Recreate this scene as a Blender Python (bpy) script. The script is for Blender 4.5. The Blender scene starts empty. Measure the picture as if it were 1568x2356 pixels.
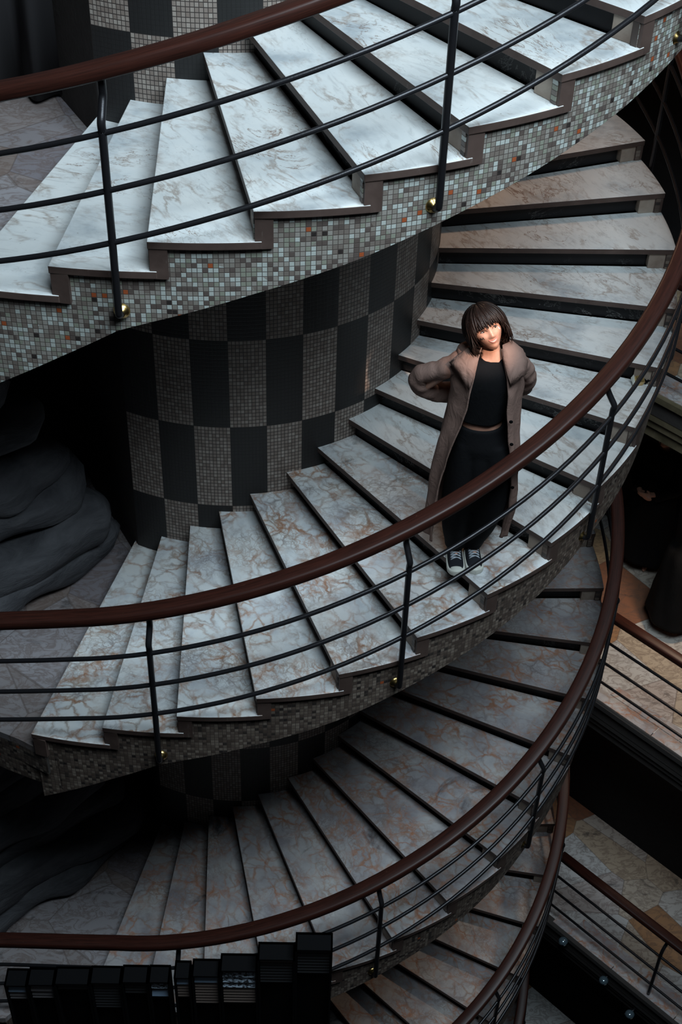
import bpy, bmesh, math, random
from mathutils import Vector, Matrix, Euler, noise as mnoise
sc = bpy.context.scene
# ------------------------------------------------------------------ camera, light, exposure
CAM = Vector((0.6033, -7.6972, 6.2732))
cd = bpy.data.cameras.new('camera'); cam = bpy.data.objects.new('camera', cd); sc.collection.objects.link(cam)
cam.location = CAM; cam.rotation_euler = (0.85438, -0.0294, 0.0)
cd.sensor_fit = 'VERTICAL'; cd.sensor_height = 36.0; cd.lens = 3227.8 / 2356 * 36
cd.shift_x = -8.89 / 2356; cd.shift_y = -22.56 / 2356
cd.clip_start = 0.05; cd.clip_end = 100
sc.camera = cam
sc.view_settings.view_transform = 'Standard'; sc.view_settings.look = 'None'
sc.view_settings.gamma = 1.0; sc.view_settings.use_curve_mapping = False
sc.view_settings.exposure = 0.0
wd = bpy.data.worlds.new('world'); sc.world = wd; wd.use_nodes = True
wd.node_tree.nodes['Background'].inputs[0].default_value = (0.50, 0.70, 1.0, 1)
wd.node_tree.nodes['Background'].inputs[1].default_value = 0.0045

def lamp(name, kind, loc, energy, col, size=1.0, target=None, spot=None, sy=None):
    ld = bpy.data.lights.new(name, kind); ld.energy = energy; ld.color = col
    if kind == 'AREA':
        ld.size = size
        if sy: ld.shape = 'RECTANGLE'; ld.size_y = sy
    elif kind in ('POINT', 'SPOT'): ld.shadow_soft_size = size
    if spot: ld.spot_size = spot; ld.spot_blend = 0.6
    o = bpy.data.objects.new(name, ld); sc.collection.objects.link(o); o.location = loc
    if target is not None:
        o.rotation_euler = (Vector(target) - Vector(loc)).to_track_quat('-Z', 'Y').to_euler()
    return o
lamp('skylight', 'AREA', (2.4, -5.1, 8.4), 660, (0.74, 0.90, 1.0), 4.4, (1.2, -1.8, 1.0), sy=2.8)
lamp('stair_lamp', 'POINT', (1.62, 0.42, 3.5), 20, (1.0, 0.62, 0.40), 0.12)
lamp('gallery_lamp', 'SPOT', (3.9, 0.75, -0.5), 95, (1.0, 0.76, 0.55), 0.10, (3.95, 0.35, -2.94), math.radians(96))
lamp('gallery_lamp_lower', 'POINT', (4.0, 0.6, -3.7), 4.5, (1.0, 0.62, 0.45), 0.12)
lamp('added_glint_light', 'POINT', (3.95, 0.75, -7.0), 1.6, (1.0, 0.9, 0.8), 0.03)  # added point light to raise small glints; no real fixture stands here
lamp('added_face_spot', 'SPOT', (2.6, -6.2, 6.3), 1900, (1.0, 0.74, 0.58), 0.04, (1.40, -2.2, 2.52), math.radians(3.6))  # added warm spot to brighten the woman's face, source invented

# ------------------------------------------------------------------ helpers
COL = sc.collection
def link(name, me, mat=None, parent=None, smooth=False):
    o = bpy.data.objects.new(name, me); COL.objects.link(o)
    if mat is not None:
        for m in (mat if isinstance(mat, (list, tuple)) else [mat]): me.materials.append(m)
    if parent is not None:
        o.parent = parent
        if parent.type == 'EMPTY': o.matrix_parent_inverse = Matrix.Translation(-parent.location)   # meshes are written in world coordinates
    if smooth:
        for p in me.polygons: p.use_smooth = True
    return o
def mk(name, bm, mat=None, parent=None, smooth=False):
    me = bpy.data.meshes.new(name)
    bmesh.ops.recalc_face_normals(bm, faces=bm.faces[:])
    bm.to_mesh(me); bm.free()
    return link(name, me, mat, parent, smooth)
def tag(o, label, cat, group=None):
    o['label'] = label; o['category'] = cat
    if group: o['group'] = group
    return o
def struct(o):
    o['kind'] = 'structure'; return o
def empty(name, loc=(0, 0, 0)):
    o = bpy.data.objects.new(name, None); COL.objects.link(o); o.location = loc; o.empty_display_size = 0.1
    return o
def box(bm, c, s, rot=None, mi=0):
    vs = []
    for z in (-.5, .5):
        for x, y in ((-.5, -.5), (.5, -.5), (.5, .5), (-.5, .5)):
            v = Vector((x * s[0], y * s[1], z * s[2]))
            if rot is not None: v = rot @ v
            vs.append(bm.verts.new(Vector(c) + v))
    for f in ((0, 3, 2, 1), (4, 5, 6, 7), (0, 1, 5, 4), (1, 2, 6, 5), (2, 3, 7, 6), (3, 0, 4, 7)):
        fc = bm.faces.new([vs[i] for i in f]); fc.material_index = mi
def prism(bm, poly, z0, z1, mi=0):
    a = [bm.verts.new((x, y, z0)) for x, y in poly]; b = [bm.verts.new((x, y, z1)) for x, y in poly]
    n = len(poly)
    bm.faces.new(a[::-1]).material_index = mi; bm.faces.new(b).material_index = mi
    for i in range(n): bm.faces.new((a[i], a[(i + 1) % n], b[(i + 1) % n], b[i])).material_index = mi
def sweep(bm, pts, prof, up=None, cap=True, closed_prof=True):
    """sweep a 2D profile [(side, up)] along pts; prof may be a function of t"""
    n = len(pts); rings = []
    for i, p in enumerate(pts):
        t = (pts[min(i + 1, n - 1)] - pts[max(i - 1, 0)]).normalized()
        u = Vector(up) if up is not None else (Vector((0, 0, 1)) if abs(t.z) < .95 else Vector((1, 0, 0)))
        s = t.cross(u).normalized(); w = s.cross(t).normalized()
        pr = prof(i / (n - 1)) if callable(prof) else prof
        rings.append([bm.verts.new(p + s * a + w * b) for a, b in pr])
    m = len(rings[0])
    for i in range(n - 1):
        for j in range(m if closed_prof else m - 1):
            bm.faces.new((rings[i][j], rings[i][(j + 1) % m], rings[i + 1][(j + 1) % m], rings[i + 1][j]))
    if cap and closed_prof:
        bm.faces.new(rings[0][::-1]); bm.faces.new(rings[-1])
    return rings
def tube(bm, pts, r, seg=8, cap=True):
    """round tube with parallel-transported frame; r number or list"""
    n = len(pts); rings = []; prev = None
    for i, p in enumerate(pts):
        t = (pts[min(i + 1, n - 1)] - pts[max(i - 1, 0)]).normalized()
        if prev is None:
            prev = t.orthogonal().normalized()
        s = (prev - t * prev.dot(t)).normalized(); prev = s; w = t.cross(s)
        rr = r[i] if isinstance(r, (list, tuple)) else r
        rings.append([bm.verts.new(p + (s * math.cos(2 * math.pi * k / seg) + w * math.sin(2 * math.pi * k / seg)) * rr) for k in range(seg)])
    for i in range(n - 1):
        for j in range(seg):
            bm.faces.new((rings[i][j], rings[i][(j + 1) % seg], rings[i + 1][(j + 1) % seg], rings[i + 1][j]))
    if cap:
        bm.faces.new(rings[0][::-1]); bm.faces.new(rings[-1])
def catmull(P, n=8):
    P = [Vector(p) for p in P]; out = []
    for i in range(len(P) - 1):
        p0 = P[max(i - 1, 0)]; p1 = P[i]; p2 = P[i + 1]; p3 = P[min(i + 2, len(P) - 1)]
        for k in range(n):
            t = k / n
            out.append(.5 * ((2 * p1) + (p2 - p0) * t + (2 * p0 - 5 * p1 + 4 * p2 - p3) * t * t + (3 * p1 - p0 - 3 * p2 + p3) * t ** 3))
    out.append(P[-1]); return out
def bevel(o, w=0.004, seg=2):
    m = o.modifiers.new('bevel', 'BEVEL'); m.width = w; m.segments = seg; m.limit_method = 'ANGLE'; return o

# ------------------------------------------------------------------ materials
class NT:
    def __init__(s, name):
        s.m = bpy.data.materials.new(name); s.m.use_nodes = True; s.t = s.m.node_tree
        s.b = s.t.nodes['Principled BSDF']
    def n(s, ty, **kw):
        d = s.t.nodes.new(ty)
        for k, v in kw.items():
            if k in d.inputs: 
                s.set(d.inputs[k], v)
            else: setattr(d, k, v)
        return d
    def set(s, inp, v):
        if isinstance(v, bpy.types.NodeSocket): s.t.links.new(v, inp)
        else: inp.default_value = v
    def math(s, op, a, b=None, c=None, clamp=False):
        d = s.t.nodes.new('ShaderNodeMath'); d.operation = op; d.use_clamp = clamp
        s.set(d.inputs[0], a)
        if b is not None: s.set(d.inputs[1], b)
        if c is not None: s.set(d.inputs[2], c)
        return d.outputs[0]
    def vm(s, op, a, b=None, sc=None):
        d = s.t.nodes.new('ShaderNodeVectorMath'); d.operation = op
        s.set(d.inputs[0], a)
        if b is not None: s.set(d.inputs[1], b)
        if sc is not None: s.set(d.inputs[3], sc)
        return d.outputs[0]
    def mix(s, f, a, b, mode='MIX'):
        d = s.t.nodes.new('ShaderNodeMix'); d.data_type = 'RGBA'; d.blend_type = mode
        s.set(d.inputs[0], f); s.set(d.inputs[6], a if not isinstance(a, tuple) else (*a, 1)[:4]); s.set(d.inputs[7], b if not isinstance(b, tuple) else (*b, 1)[:4])
        return d.outputs[2]
    def ramp(s, f, stops):
        d = s.t.nodes.new('ShaderNodeValToRGB'); s.set(d.inputs[0], f)
        e = d.color_ramp.elements
        while len(e) < len(stops): e.new(.5)
        for i, (p, c) in enumerate(stops):
            e[i].position = p; e[i].color = (*c, 1) if len(c) == 3 else c
        return d.outputs[0]
    def noise(s, v, scale, detail=4, rough=.5, dist=0.0, out=0):
        d = s.t.nodes.new('ShaderNodeTexNoise'); s.set(d.inputs['Vector'], v); d.inputs['Scale'].default_value = scale
        d.inputs['Detail'].default_value = detail; d.inputs['Roughness'].default_value = rough; d.inputs['Distortion'].default_value = dist
        return d.outputs[out]
    def bump(s, h, st=.3, dist=.01):
        d = s.t.nodes.new('ShaderNodeBump'); d.inputs['Strength'].default_value = st; d.inputs['Distance'].default_value = dist
        s.set(d.inputs['Height'], h); s.t.links.new(d.outputs[0], s.b.inputs['Normal'])
    def fin(s, col=None, rough=.5, metal=0.0, spec=.5):
        if col is not None: s.set(s.b.inputs['Base Color'], (*col, 1) if isinstance(col, tuple) and len(col) == 3 else col)
        s.set(s.b.inputs['Roughness'], rough); s.b.inputs['Metallic'].default_value = metal
        s.b.inputs['Specular IOR Level'].default_value = spec
        return s.m

def plain(name, col, rough=.6, metal=0.0, spec=.5, bscale=0, bst=.3, var=.0):
    t = NT(name); c = (*col, 1)
    tc = t.n('ShaderNodeTexCoord').outputs['Object']
    if var:
        f = t.noise(tc, 9, 5, .6)
        c = t.mix(f, tuple(x * (1 - var) for x in col), tuple(min(1, x * (1 + var)) for x in col))
    if bscale: t.bump(t.noise(tc, bscale, 3), bst, .004)
    return t.fin(c, rough, metal, spec)

def marble_vec(t):
    tc = t.n('ShaderNodeTexCoord').outputs['Object']
    oi = t.n('ShaderNodeObjectInfo')
    r = oi.outputs['Random']
    off = t.n('ShaderNodeCombineXYZ', X=t.math('MULTIPLY', r, 91.0), Y=t.math('MULTIPLY', r, 37.0), Z=t.math('MULTIPLY', r, 13.0)).outputs[0]
    vr = t.n('ShaderNodeVectorRotate', rotation_type='Z_AXIS'); t.set(vr.inputs['Vector'], tc); t.set(vr.inputs['Angle'], t.math('MULTIPLY', r, 1.6))
    return t.vm('ADD', vr.outputs[0], off), r
def band(t, v, c, w):
    """1 near value c, falling to 0 at distance w"""
    return t.math('SUBTRACT', 1.0, t.math('DIVIDE', t.math('ABSOLUTE', t.math('SUBTRACT', v, c)), w), clamp=True)
def marble_fine():
    t = NT('marble_fine_vein'); v, r = marble_vec(t)
    st = t.vm('MULTIPLY', v, (1.0, 2.1, 1.0))
    cloud = t.noise(v, 2.6, 5, .6)
    base = t.ramp(cloud, [(.30, (.42, .46, .49)), (.46, (.72, .74, .74)), (.7, (.82, .82, .80))])
    n1 = t.noise(st, 3.4, 5, .58, .4); v1 = t.math('MULTIPLY', t.math('POWER', band(t, n1, .5, .055), 1.5), t.n('ShaderNodeMapRange', **{'Value': t.noise(v, 4.1, 4, .6), 'From Min': .42, 'From Max': .62}).outputs[0])
    n2 = t.noise(st, 11, 6, .6, .3); v2 = band(t, n2, .56, .03)
    m = t.noise(v, 3.3, 3, .5)
    msk = t.n('ShaderNodeMapRange', **{'Value': m, 'From Min': .46, 'From Max': .66}).outputs[0]
    c = t.mix(t.math('MULTIPLY', v1, .75), base, (.33, .25, .20))
    c = t.mix(t.math('MULTIPLY', t.math('MULTIPLY', v2, msk), .45), c, (.25, .22, .20))
    n5 = t.noise(t.vm('MULTIPLY', v, (1.0, 4.5, 1.0)), 7, 5, .6, .6)
    c = t.mix(t.math('MULTIPLY', t.n('ShaderNodeMapRange', **{'Value': n5, 'From Min': .54, 'From Max': .74}).outputs[0], .5), c, (.42, .42, .42))
    # scarce rusty crack
    n3 = t.noise(st, 1.9, 7, .62, 1.2); v3 = t.math('POWER', band(t, n3, .47, .012), 1.2)
    m3 = t.n('ShaderNodeMapRange', **{'Value': t.noise(v, 1.7, 2), 'From Min': .52, 'From Max': .62}).outputs[0]
    c = t.mix(t.math('MULTIPLY', t.math('MULTIPLY', v3, m3), .9), c, (.20, .10, .055))
    # specks
    n4 = t.noise(v, 42, 3, .5); sp = t.n('ShaderNodeMapRange', **{'Value': n4, 'From Min': .70, 'From Max': .76}).outputs[0]
    c = t.mix(t.math('MULTIPLY', sp, .6), c, (.16, .13, .11))
    return t.fin(c, t.ramp(cloud, [(.3, (.34,) * 3), (.7, (.48,) * 3)]), 0, .35)
def marble_web(name, warm=1.0, base_=((.48, .50, .54), (.72, .74, .75), (.82, .81, .78)), spread=0.0):
    t = NT(name); v, r = marble_vec(t)
    w = t.noise(v, 7.0, 6, .6, out=1)
    d = t.vm('ADD', v, t.vm('SCALE', t.vm('SUBTRACT', w, (.5, .5, .5)), sc=.16))
    st = t.vm('MULTIPLY', d, (1.0, 1.45, 1.0))
    def vor(scale, width):
        e = t.n('ShaderNodeTexVoronoi', feature='DISTANCE_TO_EDGE'); t.set(e.inputs['Vector'], st); e.inputs['Scale'].default_value = scale
        return t.math('SUBTRACT', 1.0, t.math('DIVIDE', e.outputs['Distance'], width), clamp=True)
    e1 = vor(9.0, .16); e2 = vor(20.0, .13); e3 = vor(3.6, .05)
    cloud = t.noise(v, 3.4, 5, .6)
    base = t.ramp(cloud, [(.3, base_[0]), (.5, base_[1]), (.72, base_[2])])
    m1 = t.n('ShaderNodeMapRange', **{'Value': t.noise(v, 4.5, 4, .6), 'From Min': .33, 'From Max': .62}).outputs[0]
    m2 = t.n('ShaderNodeMapRange', **{'Value': t.noise(v, 2.9, 3, .6, 0.5), 'From Min': .44, 'From Max': .64}).outputs[0]
    vc = t.ramp(t.noise(v, 5.5, 3), [(.36, (.20, .17, .17)), (.5, (.30 * warm, .19, .12)), (.64, (.42 * warm, .19, .085))])
    c = t.mix(t.math('MULTIPLY', t.math('MULTIPLY', t.math('POWER', e1, 1.25), m1), .85), base, vc)
    c = t.mix(t.math('MULTIPLY', t.math('MULTIPLY', e2, m2), .6), c, vc)
    c = t.mix(t.math('MULTIPLY', t.math('MULTIPLY', e3, m1), .8), c, (.34 * warm, .15, .07))
    n3 = t.noise(d, 11, 7, .7); rs = t.math('MULTIPLY', band(t, n3, .5, .03), m2)
    c = t.mix(t.math('MULTIPLY', rs, .5), c, (.20, .14, .12))
    dk = t.n('ShaderNodeMapRange', **{'Value': t.noise(v, 1.5, 6, .65, 1.0), 'From Min': .64, 'From Max': .72}).outputs[0]
    c = t.mix(t.math('MULTIPLY', dk, .8), c, (.05, .045, .05))
    return t.fin(c, .42, 0, .35)
def marble_floor():
    t = NT('marble_crazy_paving')
    tc = t.n('ShaderNodeTexCoord').outputs['Object']
    sv = t.vm('MULTIPLY', tc, (1, 1, 0.0))
    cell = t.n('ShaderNodeTexVoronoi', feature='F1'); t.set(cell.inputs['Vector'], sv); cell.inputs['Scale'].default_value = 1.7
    edge = t.n('ShaderNodeTexVoronoi', feature='DISTANCE_TO_EDGE'); t.set(edge.inputs['Vector'], sv); edge.inputs['Scale'].default_value = 1.7
    sep = t.n('ShaderNodeSeparateColor'); t.set(sep.inputs[0], cell.outputs['Color'])
    base = t.ramp(sep.outputs[0], [(0, (.34, .16, .075)), (.25, (.46, .33, .20)), (.5, (.52, .45, .38)), (.75, (.58, .57, .56)), (1, (.26, .11, .06))])
    base2 = t.ramp(sep.outputs[0], [(0, (.22, .20, .22)), (.4, (.30, .27, .27)), (.7, (.36, .34, .36)), (1, (.24, .19, .17))])
    sx = t.n('ShaderNodeSeparateXYZ'); t.set(sx.inputs[0], tc)
    base = t.mix(t.math('LESS_THAN', sx.outputs[0], 0.4), base, base2)
    v = t.vm('ADD', t.vm('MULTIPLY', tc, (1, 1.6, 1)), t.vm('SCALE', cell.outputs['Color'], sc=9.0))
    n1 = t.noise(v, 6, 7, .65, 1.0)
    c = t.mix(t.math('MULTIPLY', band(t, n1, .5, .06), .55), base, (.14, .09, .07))
    dk = t.n('ShaderNodeMapRange', **{'Value': t.noise(v, 3.4, 6, .7, .8), 'From Min': .58, 'From Max': .70}).outputs[0]
    c = t.mix(t.math('MULTIPLY', dk, .7), c, (.05, .045, .045))
    e = t.math('LESS_THAN', edge.outputs['Distance'], .006)
    c = t.mix(t.math('MULTIPLY', e, .5), c, (.12, .09, .08))
    return t.fin(c, .4, 0, .35)
def marble_trim(name, a, b):
    t = NT(name); v, r = marble_vec(t)
    n = t.noise(v, 5, 6, .6, .4)
    c = t.ramp(n, [(.3, a), (.7, b)])
    s = t.noise(t.vm('MULTIPLY', v, (5, 5, 1)), 6, 4, .6)
    c = t.mix(t.n('ShaderNodeMapRange', **{'Value': s, 'From Min': .66, 'From Max': .9}).outputs[0], c, (.28, .24, .21))
    return t.fin(c, .55, 0, .3)
def marble_black():
    t = NT('marble_black_riser'); v, r = marble_vec(t)
    n = t.noise(t.vm('MULTIPLY', v, (1, 1, 1.3)), 3.2, 8, .68, 2.2)
    vv = t.math('POWER', band(t, n, .5, .012), 1.3)
    m = t.n('ShaderNodeMapRange', **{'Value': t.noise(v, 2.4, 3), 'From Min': .5, 'From Max': .62}).outputs[0]
    c = t.mix(t.math('MULTIPLY', t.math('MULTIPLY', vv, m), .8), (.016, .015, .016), (.33, .32, .31))
    return t.fin(c, .35, 0, .15)
def uvgrid(t, su, sv, mort):
    """returns cell id vector and tile mask (1 = tile)"""
    uv = t.n('ShaderNodeUVMap').outputs[0]
    g = t.vm('MULTIPLY', uv, (su, sv, 0))
    fl = t.vm('FLOOR', g); fr = t.vm('SUBTRACT', g, fl)
    s = t.n('ShaderNodeSeparateXYZ'); t.set(s.inputs[0], fr)
    def edge(x): return t.math('MINIMUM', x, t.math('SUBTRACT', 1.0, x))
    e = t.math('MINIMUM', edge(s.outputs[0]), edge(s.outputs[1]))
    mr = t.n('ShaderNodeMapRange', **{'Value': e, 'From Min': mort, 'From Max': mort + .05}).outputs[0]
    return fl, mr, uv
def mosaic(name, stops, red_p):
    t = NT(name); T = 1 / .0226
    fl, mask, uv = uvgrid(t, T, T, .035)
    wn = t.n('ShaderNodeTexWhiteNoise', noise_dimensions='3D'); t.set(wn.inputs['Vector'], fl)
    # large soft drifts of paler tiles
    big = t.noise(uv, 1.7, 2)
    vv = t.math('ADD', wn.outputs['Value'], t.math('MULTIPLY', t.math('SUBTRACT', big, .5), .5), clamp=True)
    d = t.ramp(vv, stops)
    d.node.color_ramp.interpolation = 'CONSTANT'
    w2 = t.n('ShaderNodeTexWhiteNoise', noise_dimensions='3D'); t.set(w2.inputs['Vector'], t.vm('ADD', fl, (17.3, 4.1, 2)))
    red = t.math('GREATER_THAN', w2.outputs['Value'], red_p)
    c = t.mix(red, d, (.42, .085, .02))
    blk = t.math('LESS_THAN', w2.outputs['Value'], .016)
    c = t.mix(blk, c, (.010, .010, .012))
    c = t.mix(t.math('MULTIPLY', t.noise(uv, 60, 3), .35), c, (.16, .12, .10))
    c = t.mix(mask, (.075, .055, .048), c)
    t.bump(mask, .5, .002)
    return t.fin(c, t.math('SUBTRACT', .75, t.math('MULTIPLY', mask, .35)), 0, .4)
def checker():
    """UV: u in checker columns, v in checker rows; (col+row) even is the pale mosaic"""
    t = NT('mosaic_checker')
    fl, mask, uv = uvgrid(t, 10, 24, .06)
    cf = t.vm('FLOOR', uv); s = t.n('ShaderNodeSeparateXYZ'); t.set(s.inputs[0], cf)
    par = t.math('PINGPONG', t.math('ADD', s.outputs[0], s.outputs[1]), 1.0)   # 0 even, 1 odd
    wn = t.n('ShaderNodeTexWhiteNoise', noise_dimensions='3D'); t.set(wn.inputs['Vector'], fl)
    pale = t.ramp(wn.outputs['Value'], [(0, (.21, .165, .14)), (.5, (.28, .23, .20)), (1, (.38, .33, .29))])
    pale = t.mix(mask, (.045, .035, .032), pale)
    dark = t.mix(mask, (.014, .013, .013), (.017, .016, .016))
    c = t.mix(par, pale, dark)
    t.bump(mask, .35, .002)
    return t.fin(c, .45, 0, .35)
def wood():
    t = NT('varnished_wood')
    uv = t.n('ShaderNodeUVMap').outputs[0]; tc = t.n('ShaderNodeTexCoord').outputs['Object']
    g = t.noise(t.vm('MULTIPLY', uv, (1.6, 60, 1)), 3, 6, .6)
    c = t.ramp(g, [(.3, (.020, .007, .005)), (.7, (.052, .015, .010))])
    sc_ = t.noise(t.vm('MULTIPLY', uv, (3.2, 40, 1)), 2.4, 8, .75, .3)
    sm = t.n('ShaderNodeMapRange', **{'Value': sc_, 'From Min': .66, 'From Max': .74}).outputs[0]
    c = t.mix(t.math('MULTIPLY', sm, .75), c, (.42, .21, .12))
    t.bump(g, .12, .002)
    return t.fin(c, t.math('ADD', .42, t.math('MULTIPLY', sm, .4)), 0, .32)
def fabric(name, col, var=.2, bst=.35):
    t = NT(name); tc = t.n('ShaderNodeTexCoord').outputs['Object']
    f = t.noise(tc, 8, 5, .6)
    c = t.mix(f, tuple(x * (1 - var) for x in col), tuple(x * (1 + var) for x in col))
    cr = t.noise(t.vm('MULTIPLY', tc, (1.4, 1.4, .8)), 13, 3, .5, 1.2)
    h = t.math('ADD', t.math('ABSOLUTE', t.math('SUBTRACT', cr, .5)), t.math('MULTIPLY', t.noise(tc, 260, 2), .03))
    t.bump(h, bst, .022)
    return t.fin(c, .88, 0, .15)
def skin():
    t = NT('skin'); tc = t.n('ShaderNodeTexCoord').outputs['Object']
    c = t.ramp(t.noise(tc, 14, 4), [(.3, (.52, .25, .17)), (.7, (.66, .36, .26))])
    t.b.inputs['Subsurface Weight'].default_value = .12; t.b.inputs['Subsurface Radius'].default_value = (.01, .004, .002)
    return t.fin(c, .42, 0, .45)
def rock():
    t = NT('dark_layered_stone'); tc = t.n('ShaderNodeTexCoord').outputs['Object']
    n = t.noise(t.vm('MULTIPLY', tc, (1, 1, 3)), 4, 8, .65, .5)
    c = t.ramp(n, [(.3, (.055, .055, .062)), (.7, (.12, .12, .13))])
    t.bump(n, .8, .03)
    return t.fin(c, .8, 0, .2)
def hairmat():
    t = NT('dark_hair'); tc = t.n('ShaderNodeTexCoord').outputs['Object']
    n = t.noise(t.vm('MULTIPLY', tc, (90, 90, 12)), 2, 4, .6)
    c = t.ramp(n, [(.3, (.006, .004, .0035)), (.75, (.026, .014, .011))])
    return t.fin(c, .45, 0, .22)

M = dict(fine=marble_fine(), web=marble_web('marble_web_vein'), rose=marble_web('marble_rose_dimmed', 1.1, ((.27, .25, .27), (.42, .40, .41), (.58, .56, .54))), floor=marble_floor(),  # rose: rosy marble, base also darkened to stand in for weaker light below
         trim=marble_trim('marble_brown_edge', (.060, .038, .032), (.11, .074, .063)),
         block=marble_trim('marble_pale_block', (.20, .145, .115), (.42, .35, .29)),
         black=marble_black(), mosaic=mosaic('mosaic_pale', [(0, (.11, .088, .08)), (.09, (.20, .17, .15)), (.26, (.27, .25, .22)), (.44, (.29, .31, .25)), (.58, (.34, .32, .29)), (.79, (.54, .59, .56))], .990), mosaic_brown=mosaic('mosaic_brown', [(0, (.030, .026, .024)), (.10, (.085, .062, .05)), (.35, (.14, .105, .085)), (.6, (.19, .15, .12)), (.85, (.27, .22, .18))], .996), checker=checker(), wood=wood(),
         iron=plain('black_iron', (.022, .021, .024), .32, .5, .5, 120, .1),
         brass=plain('brass', (.62, .42, .16), .28, 1.0, .5, 60, .1),
         plaster=plain('dark_plaster', (.055, .048, .045), .9, 0, .2, 40, .5, .25),
         blackwall=plain('black_rough_wall', (.014, .013, .014), .8, 0, .2, 30, .8, .3),
         fascia=marble_trim('marble_green_brown', (.08, .066, .038), (.20, .16, .10)),
         coat=fabric('taupe_cloth', (.235, .150, .125), .16), black_cloth=fabric('black_cloth', (.005, .005, .006), .3, .2),
         deep_black=fabric('deep_black_cloth', (.0045, .0045, .005), .3, .3), skin=skin(), hair=hairmat(), rock=rock(),
         white=plain('white_rubber', (.62, .62, .56), .5, 0, .4, 60, .1, .12),
         lace=plain('grey_lace', (.50, .54, .60), .8), canvas=plain('black_canvas', (.016, .017, .022), .85, 0, .2, 300, .3),
         teeth=plain('tooth_enamel', (.80, .76, .68), .25), lip=plain('lips', (.50, .16, .13), .4),
         eye=plain('eye_white', (.30, .27, .26), .3), iris=plain('dark_iris', (.020, .012, .010), .15),
         paint=plain('black_face_paint', (.015, .012, .012), .6), silver=plain('silver_glitter', (.85, .86, .9), .25, .6),
         cab=plain('black_lacquer', (.0035, .0035, .004), .75, 0, .04, 20, .1), glass=plain('polished_glass', (.35, .5, .6), .06, .8))

# ------------------------------------------------------------------ stair geometry (metres)
RO, RI, DT, T0, DD, H = 2.79065, 1.29319, .1568026, -1.976445, -.309643, 2.93807
IC = (.0397, .0474); h = .14
dth = [0.0, 0.0132, 0.0061, 0.0001, -0.0008, 0.0003, 0.0004, -0.0042, -0.0022, -0.0052, -0.0084, -0.0077, -0.0073, -0.0006, 0.0068, 0.0103] + [0.0] * 8
dRo = [0.0, 0.045, -0.0054, -0.0283, -0.0281, -0.005, -0.0034, 0.0066, 0.0124, 0.003, 0.0077, -0.003, 0.0044, -0.0037, -0.0036, 0.0015] + [0.0] * 8
dri = [0.0, -0.0075, -0.0167, -0.0158, -0.0086, 0.0304, 0.0114, 0.0046, 0.0047, 0.0051, 0.0023, 0.0026, -0.0125] + [0.0] * 12
dti = [0.0, 0.0039, 0.0132, 0.0053, -0.0186, -0.0334, -0.0024, -0.0087, 0.0019, -0.0029, 0.0035, 0.0056, 0.0304] + [0.0] * 12
dri = [x * .5 for x in dri]; dti = [x * .6 for x in dti]
TWT = {1: .0087, -1: .0115}; TWZ = {1: -.0186, -1: -.0186}
def pt_out(k, f, dr=0.0):
    th = T0 + k * DT + dth[k] + TWT.get(f, 0); r = RO + dRo[k] + dr
    t = math.sqrt(r * r - DD * DD)
    return Vector((math.cos(th) * t - math.sin(th) * DD, math.sin(th) * t + math.cos(th) * DD, 0))
def pt_in(k, f, dr=0.0):
    th = T0 + k * DT + dti[k] + TWT.get(f, 0); r = RI + dri[k] + dr
    t = math.sqrt(r * r - DD * DD)
    return Vector((math.cos(th) * t - math.sin(th) * DD + IC[0], math.sin(th) * t + math.cos(th) * DD + IC[1], 0))
def polar(v): return math.hypot(v.x, v.y), math.atan2(v.y, v.x)
def arc(k, f, dr=0.0, n=8, e0=0.0, e1=0.0):
    """points along the outer edge from nosing k to nosing k+1 (extended by e0/e1 radians)"""
    a, b = pt_out(k, f), pt_out(k + 1, f); ra, ta = polar(a); rb, tb = polar(b)
    if tb < ta: tb += 2 * math.pi
    out = []
    for i in range(n + 1):
        u = i / n; th = ta - e0 + (tb - ta + e0 + e1) * u; r = ra + (rb - ra) * u + dr
        out.append((r * math.cos(th), r * math.sin(th)))
    return out
NS = 21
def z0f(f): return f * H + TWZ.get(f, 0)

def offset_line(a, b, d):
    """shift segment a-b by d uphill (perpendicular, towards increasing angle)"""
    t = (b - a).normalized(); n = Vector((-t.y, t.x, 0))
    return a + n * d, b + n * d

def uvset(bm, fn):
    l = bm.loops.layers.uv.verify()
    for fc in bm.faces:
        for lp in fc.loops: lp[l].uv = fn(lp.vert.co, fc)

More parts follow.
